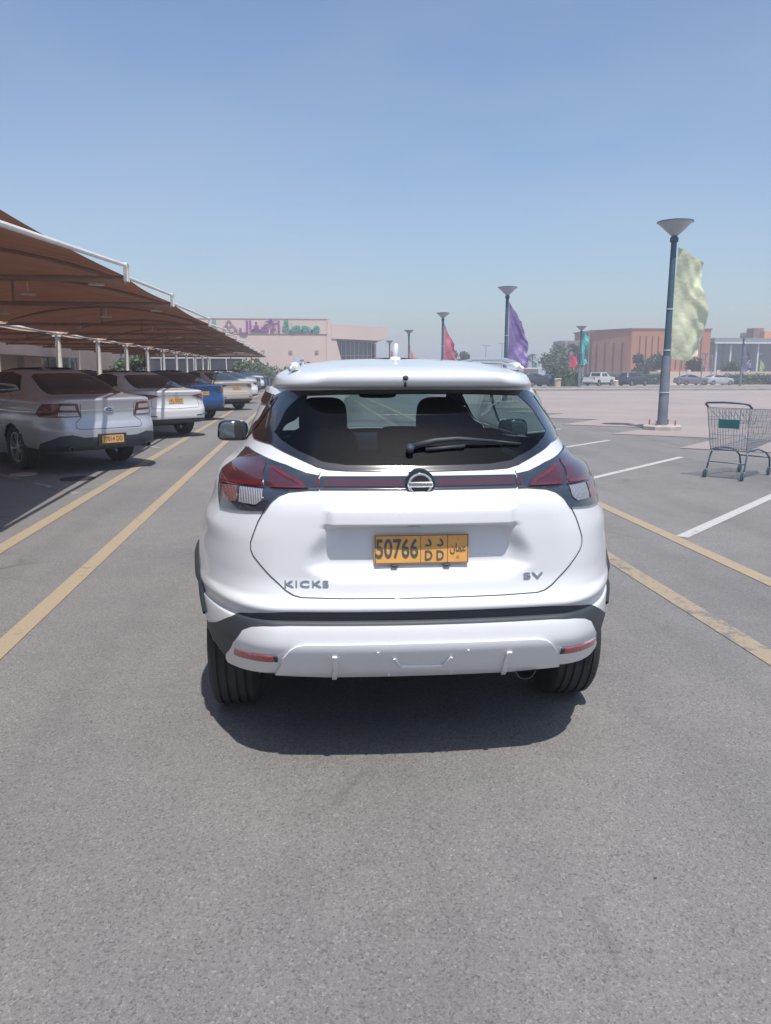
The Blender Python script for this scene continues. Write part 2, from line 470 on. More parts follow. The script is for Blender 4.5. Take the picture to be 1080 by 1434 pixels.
def patch(sh, name, sv, off, mat, parent, thick=.012, step=.018, label=None, smooth=True, hole=None):
    b = dens(sv, step); n = len(b)
    h = dens(hole, step) if hole else []
    pts = [Vector(p) for p in b+h]
    x0 = min(p[0] for p in b); x1 = max(p[0] for p in b); y0 = min(p[1] for p in b); y1 = max(p[1] for p in b)
    nx = int((x1-x0)/step)+1; ny = int((y1-y0)/step)+1
    for i in range(1, nx):
        for j in range(1, ny):
            p = (x0+(x1-x0)*i/nx, y0+(y1-y0)*j/ny)
            if pip(b, *p) and not (h and pip(h, *p)) and min((p[0]-q[0])**2+(p[1]-q[1])**2 for q in b+h) > (step*.4)**2: pts.append(Vector(p))
    hn = len(h)
    vo, eo, fo = delaunay_2d_cdt(pts, [(i, (i+1) % n) for i in range(n)]+[(n+i, n+(i+1) % hn) for i in range(hn)], [], 0, 1e-6)[:3]
    fo = [f for f in fo if (lambda x, y: pip(b, x, y) and not (h and pip(h, x, y)))(sum(vo[i][0] for i in f)/3, sum(vo[i][1] for i in f)/3)]
    V = []; NN = []
    for p in vo:
        q = sh.S(p[0], p[1]); m = sh.N(p[0], p[1]); V.append(tuple(q[i]+m[i]*off for i in range(3))); NN.append((q, m))
    F = []
    for f in fo:
        f = list(f); a, c, d = (vo[f[0]], vo[f[1]], vo[f[2]])
        if (c[0]-a[0])*(d[1]-a[1])-(c[1]-a[1])*(d[0]-a[0]) < 0: f.reverse()
        F.append(tuple(f))
    cnt = {}
    for f in F:
        for i in range(len(f)): cnt[(f[i], f[(i+1) % len(f)])] = 1
    rim = [e for e in cnt if (e[1], e[0]) not in cnt]
    mp = {}; base = len(V)
    for a, c in rim:
        for q in (a, c):
            if q not in mp:
                mp[q] = len(V); V.append(V[q]); P0, m = NN[q]
                V.append(tuple(P0[i]+m[i]*(off-thick) for i in range(3)))
    for a, c in rim: F.append((mp[c], mp[a], mp[a]+1, mp[c]+1))
    mb = MB(); mb.v = V; mb.f = F; mb.mi = [0]*len(F)
    o = mb.build(name, mat, parent, smooth=smooth, label=label)
    if smooth: o.data.normals_split_custom_set_from_vertices([NN[i][1] if i < len(NN) else (0, 0, 0) for i in range(len(V))])
    return o

def ribbon(sh, sv, width, off, mb, k=None):
    """a thin strip that follows a line on the skin (a panel gap)"""
    b = dens(sv, .02, False); L = []; Rr = []
    for i, p in enumerate(b):
        a = Vector(sh.S(*b[max(i-1, 0)])); c = Vector(sh.S(*b[min(i+1, len(b)-1)])); q = Vector(sh.S(*p)); m = Vector(sh.N(*p))
        t = (c-a).normalized().cross(m)*width/2; L.append(q+t+m*off); Rr.append(q-t+m*off)
    n = len(b); mb.add(L+Rr, [(i, i+1, n+i+1, n+i) for i in range(n-1)], k)

def body_mesh(sh, name, mat, parent, holes, arches, ar, ds=.016, dv_tail=.009, dv_top=.02):
    ss = []
    for a, b, m in ((0, .5, 40), (.5, 1, 26), (1, 2, int(1/ds*1.3)), (2, 3, 30)):
        ss += [a+(b-a)*i/m for i in range(m)]
    ss = ss+[3.0]; ss = [-x for x in reversed(ss[1:-1])]+ss            # -3 < s <= 3, wraps
    vs = []; v = 0.0
    while v < sh.vmax-1e-4:
        vs.append(v); z = sh.row(v)[0]; v += dv_tail if z < 1.25 else dv_top
    vs += [sh.vmax]
    for zz in sh.v: 
        j = min(range(1, len(vs)), key=lambda i: abs(vs[i]-zz)); vs[j] = zz
    vs = sorted(set(vs))
    n = len(ss); V = []; hb = []
    for h in holes: hb.append((h, min(p[0] for p in h)-.1, max(p[0] for p in h)+.1, min(p[1] for p in h)-.05, max(p[1] for p in h)+.05))
    for jv, v in enumerate(vs):
        cv = (vs[min(jv+1, len(vs)-1)]-vs[max(jv-1, 0)])/2
        for i_s, s in enumerate(ss):
            s1, v1 = s, v; cs = (ss[min(i_s+1, n-1)]-ss[max(i_s-1, 0)])/2
            for h, a0, a1, b0, b1 in hb:
                for so in (s, s+6):
                    if a0 < so < a1 and b0 < v < b1:
                        best = None
                        for q in range(len(h)):
                            A, B = h[q-1], h[q]; dx = (B[0]-A[0])/cs; dy = (B[1]-A[1])/cv; px = (so-A[0])/cs; py_ = (v-A[1])/cv
                            tt = max(0, min(1, (px*dx+py_*dy)/(dx*dx+dy*dy+1e-12))); dd = math.hypot(px-tt*dx, py_-tt*dy)
                            if best is None or dd < best[0]: best = (dd, A[0]+tt*(B[0]-A[0]), A[1]+tt*(B[1]-A[1]))
                        if best[0] < .52: s1 = best[1]-(so-s); v1 = best[2]
            p = sh.S(s1, v1)
            if 1 <= abs(s) <= 2 or abs(s) > .8:
                for cy, cz in arches:
                    d = math.hypot(p[1]-cy, p[2]-cz)
                    if abs(d-ar) < .016 and abs(p[0]) > .5:
                        f = ar/d; p = (p[0], cy+(p[1]-cy)*f, cz+(p[2]-cz)*f)
            V.append(p)
    F = []
    for j in range(len(vs)-1):
        for i in range(n):
            i2 = (i+1) % n; s = ss[i]+.5*((ss[i2]-ss[i]) if i2 else .05); v = (vs[j]+vs[j+1])/2
            if any(pip(h, s, v) or pip(h, s+6, v) for h in holes): continue
            q = (j*n+i, j*n+i2, (j+1)*n+i2, (j+1)*n+i)
            c = [sum(V[t][k] for t in q)/4 for k in range(3)]
            if abs(c[0]) > .5 and any(math.hypot(c[1]-cy, c[2]-cz) < ar for cy, cz in arches): continue
            F.append(q)
    top = (len(vs)-1)*n; F.append(tuple(top+i for i in range(n)))
    mb = MB(); mb.v = V; mb.f = F; mb.mi = [0]*len(F)
    return mb.build(name, mat, parent, smooth=True)

def make_wheel(parent, x, y, r, width, side, rim_mat=None, spokes=10, detail=True, rim_r=None):
    """hub with tyre and rim; the outer face looks towards side"""
    rim_r = rim_r or r*.66; w = width/2; c = (x, y, r)
    hub = MB().lathe([(.0, -.02*side), (rim_r*.7, -.02*side), (rim_r*.7, 0), (0, 0)], 24, 'X', c).build('wheel', M['steel'], parent, auto=30)
    pr = [(rim_r, -w*.92), (rim_r+.01, -w), (r-.055, -w*1.04), (r-.02, -w*.97), (r-.004, -w*.82)]
    if detail:
        for g in (-.56, -.2, .2, .56): pr += [(r, w*g-.006), (r-.009, w*g-.005), (r-.009, w*g+.005), (r, w*g+.006)]
    pr += [(r-.004, w*.82), (r-.02, w*.97), (r-.055, w*1.04), (rim_r+.01, w), (rim_r, w*.92)]
    MB().lathe(pr, 56 if detail else 28, 'X', c, closed=True).build('tyre', M['rubber'], hub, auto=35)
    m = MB().lathe([(rim_r, -w*.9), (rim_r-.015, -w*.9), (rim_r-.03, 0), (rim_r-.02, w*.9), (rim_r, w*.9)], 40, 'X', c)
    m.lathe([(.0, side*(w*.62+.012)), (.055, side*(w*.62+.01)), (.06, side*w*.4)], 20, 'X', c)
    for i in range(spokes):
        a = 2*math.pi*i/spokes + (.16 if i % 2 else -.0)
        rot = Matrix.Rotation(a, 3, 'X'); L = rim_r-.05
        m.box(Vector(c)+Vector((side*w*.6, 0, 0))+rot @ Vector((0, 0, .045+L/2)), (.022, .026 if spokes > 6 else .06, L), rot, .006)
    m.build('rim', rim_mat or M['alloy'], hub, auto=30)
    return hub

def superbox(mb, c, d, e=.35, nu=20, nv=12, rot=None, k=None, taper=0.0):
    sg = lambda v, p: math.copysign(abs(v)**p, v)
    def f(u, v):
        a = u*2*math.pi; b = (v-.5)*math.pi
        p = Vector((d[0]/2*sg(math.cos(b), e)*sg(math.cos(a), e), d[1]/2*sg(math.cos(b), e)*sg(math.sin(a), e), d[2]/2*sg(math.sin(b), e)))
        t = 1-taper*(p.z/d[2]+.5); p.x *= t
        if rot is not None: p = rot @ p
        return tuple(p+Vector(c))
    return mb.grid(f, nu, nv, k)

def arch_ring(sh, mb, cy, cz, r0, r1, side, off=.012, a0=-8, a1=188, n=40):
    """wheel-arch cladding: a band that lies on the flank around the opening and turns into the wheel house"""
    V = []
    for i in range(n+1):
        a = R(a0+(a1-a0)*i/n)
        for q in range(5):
            rr = (r0, r0, r0+(r1-r0)*.5, r1-.012, r1)[q]
            y, z = cy+rr*math.cos(a), cz+rr*math.sin(a); z = max(z, sh.rows[0][0]+.005)
            v = sh.vz(z); p = Vector(sh.S(sh.sy(y, z, side), v))
            p.y = y; o = (-.07, off, off+.006, off, -.004)[q]
            V.append((p.x+side*o, y, z))
    m = 5
    F = [(i*m+j, i*m+j+1, (i+1)*m+j+1, (i+1)*m+j) for i in range(n) for j in range(m-1)]
    if side < 0: F = [tuple(reversed(f)) for f in F]
    mb.add(V, F)

def plate_part(parent, c, w, h, digits, letters=True, tilt=8, scale=1.0, faces=-1):
    """orange number plate: black border, number, two letters in both scripts, country name"""
    rot = Matrix.Rotation(R(-tilt), 3, 'X'); C0 = Vector(c)
    X = Vector((1, 0, 0)); Z = rot @ Vector((0, 0, 1)); Yn = rot @ Vector((0, -1, 0))
    mb = MB(); mb.box(C0, (w, .006, h), rot, .002, k=0)
    fr = C0+Yn*.0036
    t = .004
    for sx in (-1, 1): mb.box(fr+X*sx*(w/2-t), (t*.7, .0016, h-.006), rot, k=1)
    for sz in (-1, 1): mb.box(fr+Z*sz*(h/2-t), (w-.006, .0015, t*.7), rot, k=1)
    p = None
    if letters:
        for q in (-.01, .275): mb.box(fr+X*(q*w if q < 0 else q*w), (.002, .0014, h-.012), rot, k=1)
    p = mb.build('license_plate', [M['plate'], M['plate_ink']], parent)
    if letters:
        o = fr+Yn*.001
        lettering('plate_number', digits, h*.88, M['plate_ink'], p, o-X*w*.262-Z*h*.0, X, Z, .0006, bold=.0016, width=w*.445)
        lettering('plate_letters', 'D D', h*.46, M['plate_ink'], p, o+X*w*.133-Z*h*.23, X, Z, .0006, bold=.0008, width=w*.2)
        lettering('plate_letters', '\ufea9 \ufea9', h*.50, M['plate_ink'], p, o+X*w*.133+Z*h*.25, X, Z, .0006, bold=.0010, width=w*.2)
        lettering('plate_country', '\ufecb\ufee4\ufe8e\ufee5'[::-1], h*.36, M['plate_ink'], p, o+X*w*.385+Z*h*.02, X, Z, .0006, bold=.0005, width=w*.17)
        eg = simple('plate_emblem_grey', (.40, .27, .12), .5)
        for r_, dz in ((.055, -.27), (.03, .33)): MB().lathe([(0, 0), (h*r_, 0), (h*r_, .0008), (0, .0008)], 10, 'Y', o+X*w*.385+Z*h*dz).build('plate_emblem', eg, p)
    else:
        lettering('plate_number', digits, h*.8, M['plate_ink'], p, fr+Yn*.001, X, Z, .0006, bold=.002, width=w*.86)
    return p

# ---------------------------------------------------------------- the white hatchback in the middle
CARX, CARY, CARYAW = .415, 2.665, R(-1.5)
HS = Shell(HATCH, hatch_flare, hatch_tail)
def build_hatchback():
    sh = HS
    car = thing('parked_car', 'white compact hatchback seen from behind in the middle of the lane, orange plate 50766', 'car', (CARX, CARY, 0), CARYAW)
    rw = [(0, 1.449), (.28, 1.447), (.50, 1.442), (.545, 1.425), (.60, 1.366), (.635, 1.302), (.650, 1.262), (.640, 1.250), (.557, 1.240), (.46, 1.203), (.385, 1.172), (.34, 1.161), (.27, 1.157), (0, 1.154)]
    glass_o = tail_sv(sh, both(rw))
    def inset(poly, fx, z0, z1):
        return [(x*fx, z0+(z-1.154)/(1.449-1.154)*(z1-z0)) for x, z in poly]
    rin = [(0, 1.432), (.28, 1.430), (.44, 1.424), (.50, 1.37), (.545, 1.285), (.52, 1.262), (.45, 1.225), (.36, 1.188), (.27, 1.176), (0, 1.172)]
    glass_i = tail_sv(sh, both(rin))
    side_g = lambda sd: flank_sv(sh, [(.80, 1.235), (2.0, 1.125), (2.92, 1.085), (2.98, 1.10), (2.45, 1.40), (2.2, 1.425), (1.2, 1.43), (1.02, 1.40)], sd)
    wsv = [(2.30, sh.vz(1.075)), (2.6, sh.vz(1.07)), (3.0, sh.vz(1.07)), (3.4, sh.vz(1.07)), (3.70, sh.vz(1.075)), (3.66, sh.vz(1.42)), (3.3, sh.vz(1.445)), (3.0, sh.vz(1.447)), (2.7, sh.vz(1.445)), (2.34, sh.vz(1.42))]
    rmid = [(0, 1.440), (.28, 1.438), (.47, 1.432), (.52, 1.405), (.565, 1.31), (.575, 1.265), (.53, 1.243), (.455, 1.214), (.36, 1.176), (.27, 1.165), (0, 1.163)]
    holes = [tail_sv(sh, both(rmid)), side_g(1), side_g(-1), wsv]
    ARC = [(.80, .33), (3.41, .33)]; AR = .385
    vb = sh.vz(.205)-.05; e = .395
    under = [(-1.22, vb), (1.22, vb), (1.22, sh.vz(.47)), (.93, sh.vz(.47)), (.84, sh.vz(.43)), (.77, sh.vz(.39)), (.6, sh.vz(.382)), (-.6, sh.vz(.382)), (-.77, sh.vz(.39)), (-.84, sh.vz(.43)), (-.93, sh.vz(.47)), (-1.22, sh.vz(.47))]
    body_mesh(sh, 'body', M['white_paint'], car, holes+[under], ARC, AR)
    # rear window: black printed edge with the clear pane inside it
    frit = patch(sh, 'rear_window', glass_o, .004, M['gloss_black'], car, .004, hole=glass_i)
    patch(sh, 'pane', glass_i, .004, M['glass_rear'], frit, thick=0.0)
    for sd in (1, -1):
        g = side_g(sd)
        patch(sh, 'side_window', g, .003, M['glass_dark'] if False else M['glass_clear'], car, thick=0.0, step=.03)
    # black trim around the side glass and door pillars
    mb = MB()
    for sd in (1, -1):
        g = side_g(sd); ribbon(sh, g+[g[0]], .03, .005, mb)
        ribbon(sh, flank_sv(sh, [(1.95, 1.12), (1.85, 1.43)], sd), .07, .006, mb)
        ribbon(sh, flank_sv(sh, [(.80, 1.235), (.62, 1.30), (.60, 1.40), (1.02, 1.42)], sd), .05, .006, mb)
    mb.build('window_trim', M['gloss_black'], car, smooth=True)
    patch(sh, 'windscreen', wsv, .003, M['glass_clear'], car, thick=0.0, step=.06)
    # tail lights and the bar between them
    outer = [(.672, 1.212), (.700, 1.180), (.735, 1.150), (.772, 1.122), (.782, 1.095), (.779, 1.06), (.768, 1.02), (.757, .996)]
    low = [(.57, 1.018), (.545, 1.052), (.514, 1.073), (.478, 1.083), (.41, 1.087)]
    top = [(.372, 1.140), (.42, 1.149), (.495, 1.173), (.60, 1.196)]
    tl = top+outer+low+[(.372, 1.087)]
    for sd in (1, -1):
        P = lambda poly: tail_sv(sh, poly if sd > 0 else mir(poly))
        t = patch(sh, 'tail_light', P(tl), .007, M['lamp_flare_black'], car, step=.014)
        patch(sh, 'red_lens', P([(.572, 1.178), (.60, 1.184), (.665, 1.192), (.70, 1.165), (.765, 1.112), (.775, 1.085), (.768, 1.078), (.572, 1.092)]), .011, M['red_dark'], t, .006, step=.014)
        patch(sh, 'red_lens', P([(.41, 1.094), (.47, 1.097), (.553, 1.094), (.553, 1.170), (.50, 1.152), (.44, 1.126)]), .010, M['red_dark'], t, .006, step=.014)
        patch(sh, 'light_outline', P([(.415, 1.098), (.545, 1.097), (.545, 1.106), (.438, 1.107), (.50, 1.137), (.545, 1.156), (.545, 1.165), (.495, 1.146), (.43, 1.116)]), .013, M['red_bright'], t, .004, step=.012)
        patch(sh, 'light_outline', P([(.580, 1.098), (.760, 1.088), (.762, 1.098), (.582, 1.109)]), .0135, M['red_bright'], t, .004, step=.012)
        patch(sh, 'turn_lens', P([(.68, 1.082), (.748, 1.077), (.742, 1.028), (.68, 1.035)]), .012, M['pink_lens'], t, .006, step=.012)
        patch(sh, 'reverse_lens', P([(.578, 1.083), (.668, 1.082), (.668, 1.036), (.600, 1.036), (.578, 1.052)]), .012, M['clear_lens'], t, .006, step=.012)
    bar = patch(sh, 'light_bar', tail_sv(sh, both([(0, 1.139), (.36, 1.139), (.368, 1.136), (.368, 1.089), (0, 1.088)])),   .006, M['lamp_flare_black'], car)
    for sd in (1, -1):
        q = [(.065, 1.128), (.355, 1.130), (.355, 1.104), (.065, 1.103)]
        patch(sh, 'red_strip', tail_sv(sh, q if sd > 0 else mir(q)), .009, M['red_bar'], bar, .005)
        for xx in (.372, .384):
            q = [(xx-.003, 1.13), (xx+.003, 1.13), (xx+.003, 1.104), (xx-.003, 1.104)]
            patch(sh, 'red_mark', tail_sv(sh, q if sd > 0 else mir(q)), .010, M['red_bright'], bar, .005)
    # emblem on a round boss
    ey = sh.S(0, sh.vz(1.115))[1]; ez = 1.112
    boss = MB().lathe([(.056, .02), (.056, -.012), (.052, -.017), (0, -.019)], 40, 'Y', (0, ey, ez)).build('emblem', M['gloss_black'], car, auto=35)
    er = MB()
    V = []
    for i in range(48):
        a = 2*math.pi*i/48
        for j in range(8):
            b2 = 2*math.pi*j/8; rr = .041+.0055*math.cos(b2); V.append((rr*math.cos(a), ey-.021+.004*math.sin(b2), ez+rr*.92*math.sin(a)))
    er.add(V, [(i*8+j, ((i+1) % 48)*8+j, ((i+1) % 48)*8+(j+1) % 8, i*8+(j+1) % 8) for i in range(48) for j in range(8)])
    er.box((0, ey-.024, ez), (.094, .007, .019), None, .003)
    er.build('emblem_ring', M['chrome'], boss, smooth=False, auto=40)
    lettering('emblem_lettering', 'NISSAN', .017, M['plate_ink'], boss, (0, ey-.0282, ez), (1, 0, 0), (0, 0, 1), .0006, width=.082, bold=.0004)
    # tailgate gap and lower seams
    gap = [(.575, 1.017), (.598, .977), (.613, .940), (.628, .898), (.628, .872), (.618, .850), (.55, .775), (.50, .728), (.47, .710), (.44, .703), (.3, .700), (0, .699)]
    seams = []
    def cut(sv, w, o_): q = MB(); ribbon(sh, sv, w, o_, q); q.build('panel_gap', M['seam'], car)
    cut(tail_sv(sh, gap+[(-x, z) for x, z in reversed(gap[:-1])]), .0045, .0018)
    for sd in (1, -1):
        P = lambda poly: tail_sv(sh, [(sd*x, z) for x, z in poly])
        cut(P([(.37, 1.141), (.42, 1.150), (.497, 1.175), (.60, 1.198), (.668, 1.214)]), .004, .0018)
        cut(P([(.372, 1.141), (.366, 1.153)]), .003, .0018)
        cut(flank_sv(sh, [(1.05, 1.06), (1.03, .80)], sd), .004, .0015)
        cut(flank_sv(sh, [(1.88, 1.12), (1.9, .40)], sd), .005, .0015); cut(flank_sv(sh, [(2.95, 1.05), (2.98, .40)], sd), .005, .0015)
        cut(flank_sv(sh, [(1.25, .40), (2.98, .40)], sd), .005, .0015)
    # number plate with its two screws, recess lamp, lettering
    py = sh.S(.2, sh.vz(.87))[1]
    plate_part(car, (.004, py-.018, .8735), .353, .112, '50766', tilt=2)
    mb = MB()
    for x in (-.098, .098): MB().box((x, py-.022, .812), (.026, .012, .010), None, .003).build('plate_clip', M['black_plastic'], car)
    MB().box((-.025, sh.S(0, sh.vz(.955))[1]-.020, .9655), (.05, .02, .006), None, .002).build('handle_button', M['black_plastic'], car)
    def onskin(x, z, off=.001):
        s = sh.sx(x, z); v = sh.vz(z); p = Vector(sh.S(s, v)); n = Vector(sh.N(s, v)); return p+n*off, n
    for txt, x, z, w, hgt in (('KICKS', -.424, .752, .163, .033), ('SV', .425, .766, .076, .033)):
        p, n = onskin(x, z, .003); X = Vector((0, 0, 1)).cross(-n).normalized(); X = X if X.x > 0 else -X
        Z = (Vector((0, 0, 1))-n*n.z).normalized()
        lettering('badge_lettering', txt, hgt, M['badge'], car, p, X, Z, .002, bold=.0002, width=w, gap=1.12)
    # bumper: dark cladding, white insert, reflectors, exhaust
    blk = [(0, .654), (.32, .655), (.60, .640), (.67, .625), (.71, .605), (.765, .56), (.822, .506), (.832, .475), (.80, .43), (.75, .388), (.66, .375), (.5, .380), (0, .385)]
    clad = patch(sh, 'bumper_cladding', tail_sv(sh, both(blk)), .005, M['black_plastic'], car)
    ins = [(0, .605), (.49, .605), (.58, .601), (.622, .593), (.653, .576), (.695, .515), (.735, .43), (.742, .398), (.735, .380), (.65, .392), (.545, .406), (.35, .406), (0, .406)]
    insert = patch(sh, 'bumper_insert', tail_sv(sh, both(ins)), .016, M['white_paint'], car, .02, label='white lower bumper insert with fins')
    rid = [(0, .548), (.43, .545), (.462, .540), (.485, .528), (.515, .495), (.545, .412), (.35, .399), (0, .399)]
    dif = patch(sh, 'diffuser', tail_sv(sh, both(rid)), .030, M['white_paint'], insert, .02)
    for sd in (1, -1):
        q = [(.313, .515), (.331, .515), (.333, .400), (.315, .400)]
        patch(sh, 'diffuser_fin', tail_sv(sh, q if sd > 0 else mir(q)), .040, M['white_paint'], dif, .02, step=.012)
    trap = [(-.165, .515), (-.11, .418), (.11, .418), (.165, .515)]
    mb2 = MB()
    for A, B in ((trap[0], trap[1]), (trap[2], trap[3])):
        ribbon(sh, tail_sv(sh, [A, B]), .012, .0335, mb2)
    mb = MB(); inn = [(-.105, .505), (-.075, .462), (.075, .462), (.105, .505)]
    mb.tube([onskin(*A, .033)[0] for A in inn], .0065, 6)
    mb.tube([onskin(*A, .0315)[0] for A in ((-.165, .528), (-.118, .41))], .0045, 6); mb.tube([onskin(*A, .0315)[0] for A in ((.165, .528), (.118, .41))], .0045, 6); mb.build('diffuser_rib', M['white_paint'], dif, auto=50)
    for sd in (1, -1):
        P = lambda poly: tail_sv(sh, poly if sd > 0 else mir(poly))
        pk = patch(sh, 'reflector_pocket', P([(.525, .505), (.695, .488), (.702, .452), (.53, .463)]), .0185, M['black_plastic'] if False else M['white_paint'], insert, .004)
        patch(sh, 'reflector', P([(.545, .499), (.69, .486), (.692, .458), (.545, .472)]), .023, M['red_reflector'], insert, .008)
        patch(sh, 'reflector_edge', P([(.530, .499), (.543, .4985), (.543, .472), (.530, .473)]), .022, M['black_plastic'], insert, .006)
    ex = MB().lathe([(.036, 0), (.040, .004), (.040, .22), (.034, .22), (.034, .012), (.036, 0)], 28, 'Y', (.415, .09, .385))
    ex.build('exhaust_pipe', M['steel'], car, auto=40)
    # cladding on sills and arches
    for sd in (1, -1):
        for cy, cz in ARC:
            mb = MB(); arch_ring(sh, mb, cy, cz, AR-.002, AR+.062, sd, a1=150 if cy < 1 else 188); mb.build('arch_cladding', M['black_plastic'], car, auto=40)
    for sd in (1, -1):
        patch(sh, 'sill_cladding', flank_sv(sh, [(1.22, .375), (3.06, .375), (3.06, .21), (1.22, .21)], sd), .010, M['black_plastic'], car, step=.05)
    # underbody and wheel houses
    mb = MB(); mb.box((0, 2.25, .235), (1.45, 3.3, .03)); mb.box((0, .75, .36), (1.05, .7, .10)); mb.box((0, 2.2, .42), (1.08, 3.5, .3))
    mb.tube([(-.62, .80, .3), (.62, .80, .3)], .045, 8)
    for cy, cz in ARC:
        for sd in (1, -1):
            V = []
            for i in range(25):
                a = R(-10+(158 if cy < 1 else 200)*i/24)
                for x in (.56, .85): V.append((sd*x, cy+(AR+.004)*math.cos(a), cz+(AR+.004)*math.sin(a)))
            mb.add(V, [(2*i, 2*i+1, 2*i+3, 2*i+2) for i in range(24)])
            mb.box((sd*.55, cy, .57), (.01, .78, .40))
    mb.build('underbody', M['black_plastic'], car)
    for cy in (ARC[0][0], ARC[1][0]):
        for sd in (1, -1): make_wheel(car, sd*.762, cy, .327, .205, sd)
    # roof fittings
    zt = 1.575
    ant = MB(); y0 = 1.22
    ant.lathe([(.034, 0), (.030, .010), (.018, .016)], 20, 'Z', (0.005, y0, zt))
    ant.tube([(.005, y0, zt+.01), (.006, y0-.012, zt+.035), (.008, y0-.03, zt+.078)], [.016, .013, .009], 10)
    ant.build('aerial', M['white_paint'], car, smooth=True)
    for sd in (1, -1):
        x = sd*.47
        prof = [(x+sd*.015, .55, 1.528), (x, .66, 1.552), (x, .85, 1.566), (x*1.0, 1.5, 1.575), (x, 2.0, 1.565), (x+sd*.01, 2.2, 1.535)]
        rl = MB().tube(prof, [.010, .016, .016, .015, .015, .010], 8).build('roof_rail', M['silver_paint'], car, smooth=True)
        for yy in (.66, 1.35, 2.05):
            ft = MB(); superbox(ft, (x, yy, 1.540 if yy < 1 or yy > 2 else 1.552), (.040, .16, .040), .6, 14, 8); ft.build('rail_foot', M['white_paint'], rl, smooth=True)
    nz = MB().lathe([(.0, -.006), (.010, -.004), (.011, .008)], 14, 'Y', (-.035, sh.S(0, sh.v[26])[1]-.002, 1.497)); nz.tube([(-.035, .33, 1.49), (-.035, .325, 1.462)], .006, 6)
    nz.build('washer_nozzle', M['black_plastic'], car, smooth=True)
    # wiper
    a, n = onskin(-.02, 1.232, .02); b2, _ = onskin(.15, 1.247, .03); c2, _ = onskin(.295, 1.246, .022); d2, _ = onskin(.40, 1.240, .012)
    w = MB(); w.tube([a, (a+b2)/2+Vector((0, 0, .010)), b2+Vector((0, 0, .006)), c2], [.012, .010, .008, .006], 8)
    w.tube([c2, d2], .005, 6); q, n = onskin(-.03, 1.223, .01); w.tube([q, q+n*.025], .015, 12)
    q1, _ = onskin(.03, 1.225, .012); q2, _ = onskin(.18, 1.235, .014); w.tube([q1, q2], .007, 6)
    w.build('wiper', M['black_plastic'], car, smooth=True)
    # door mirrors
    for sd in (1, -1):
        mm = MB(); superbox(mm, (sd*.985, 2.795, 1.113), (.222, .12, .138), .55, 24, 14, taper=.12)
        mm.tube([(sd*.84, 2.83, 1.06), (sd*.92, 2.81, 1.085)], .03, 8)
        mo = mm.build('door_mirror', M['white_paint'], car, smooth=True)
        g = MB(); superbox(g, (sd*.985, 2.742, 1.113), (.228, .034, .144), .5, 24, 10, taper=.12); g.build('mirror_rim', M['gloss_black'], mo, smooth=True)
        g = MB(); superbox(g, (sd*.985, 2.727, 1.113), (.200, .006, .118), .5, 24, 8, rot=Matrix.Rotation(R(sd*-7), 3, 'Z'), taper=.12); g.build('mirror_glass', M['mirror_glass'], mo, smooth=True)
    # cabin
    rs = Matrix.Rotation(R(14), 3, 'X')
    for x in (-.36, .36):
        s = MB(); superbox(s, (x, 2.20, .86), (.50, .16, .66), .45, 24, 14, Matrix.Rotation(R(14), 3, 'X'), taper=.12); superbox(s, (x, 2.5, .50), (.50, .55, .2), .4)
        so = s.build('front_seat', M['cabin'], car, smooth=True)
        h = MB(); superbox(h, (x, 2.08, 1.245), (.31, .12, .235), .55, 20, 12, taper=.1); h.tube([(x-.06, 2.1, 1.1), (x-.06, 2.1, 1.2)], .008); h.tube([(x+.06, 2.1, 1.1), (x+.06, 2.1, 1.2)], .008)
        h.build('head_rest', M['cabin'], so, smooth=True)
    s = MB(); superbox(s, (0, 1.16, .82), (1.25, .15, .64), .3, 28, 12, Matrix.Rotation(R(16), 3, 'X')); superbox(s, (0, 1.5, .5), (1.25, .5, .2), .3)
    so = s.build('rear_seat', M['cabin'], car, smooth=True)
    for x in (-.40, 0.02, .40):
        h = MB(); superbox(h, (x, 1.04, 1.185), (.24, .09, .13 if x != .02 else .15), .55, 20, 10); h.build('head_rest', M['cabin'], so, smooth=True)
    MB().box((0, .72, 1.04), (1.28, .62, .02), None, .006).build('parcel_shelf', M['cabin'], car)
    d = MB(); superbox(d, (0, 3.05, .93), (1.4, .45, .26), .35); d.tube([(-.36+.19*math.cos(R(t)), 2.74+.05*math.sin(R(t)), 1.0+.18*math.sin(R(t))) for t in range(0, 361, 20)], .014)
    d.build('dashboard', M['cabin'], car, smooth=True)
    for sd in (1, -1):
        MB().box((sd*.74, 2.0, .72), (.05, 2.3, .68), None, .02).build('door_lining', M['cabin'], car)
    m = MB(); superbox(m, (0.0, 2.45, 1.375), (.25, .04, .065), .5); m.tube([(0, 2.46, 1.40), (0, 2.56, 1.44)], .008); m.build('cabin_mirror', M['cabin'], car, smooth=True)
    h = MB(); h.box((0, 1.5, 1.475), (1.0, 1.8, .012)); h.build('roof_lining', M['cabin'], car)
    return car
hatch = build_hatchback()
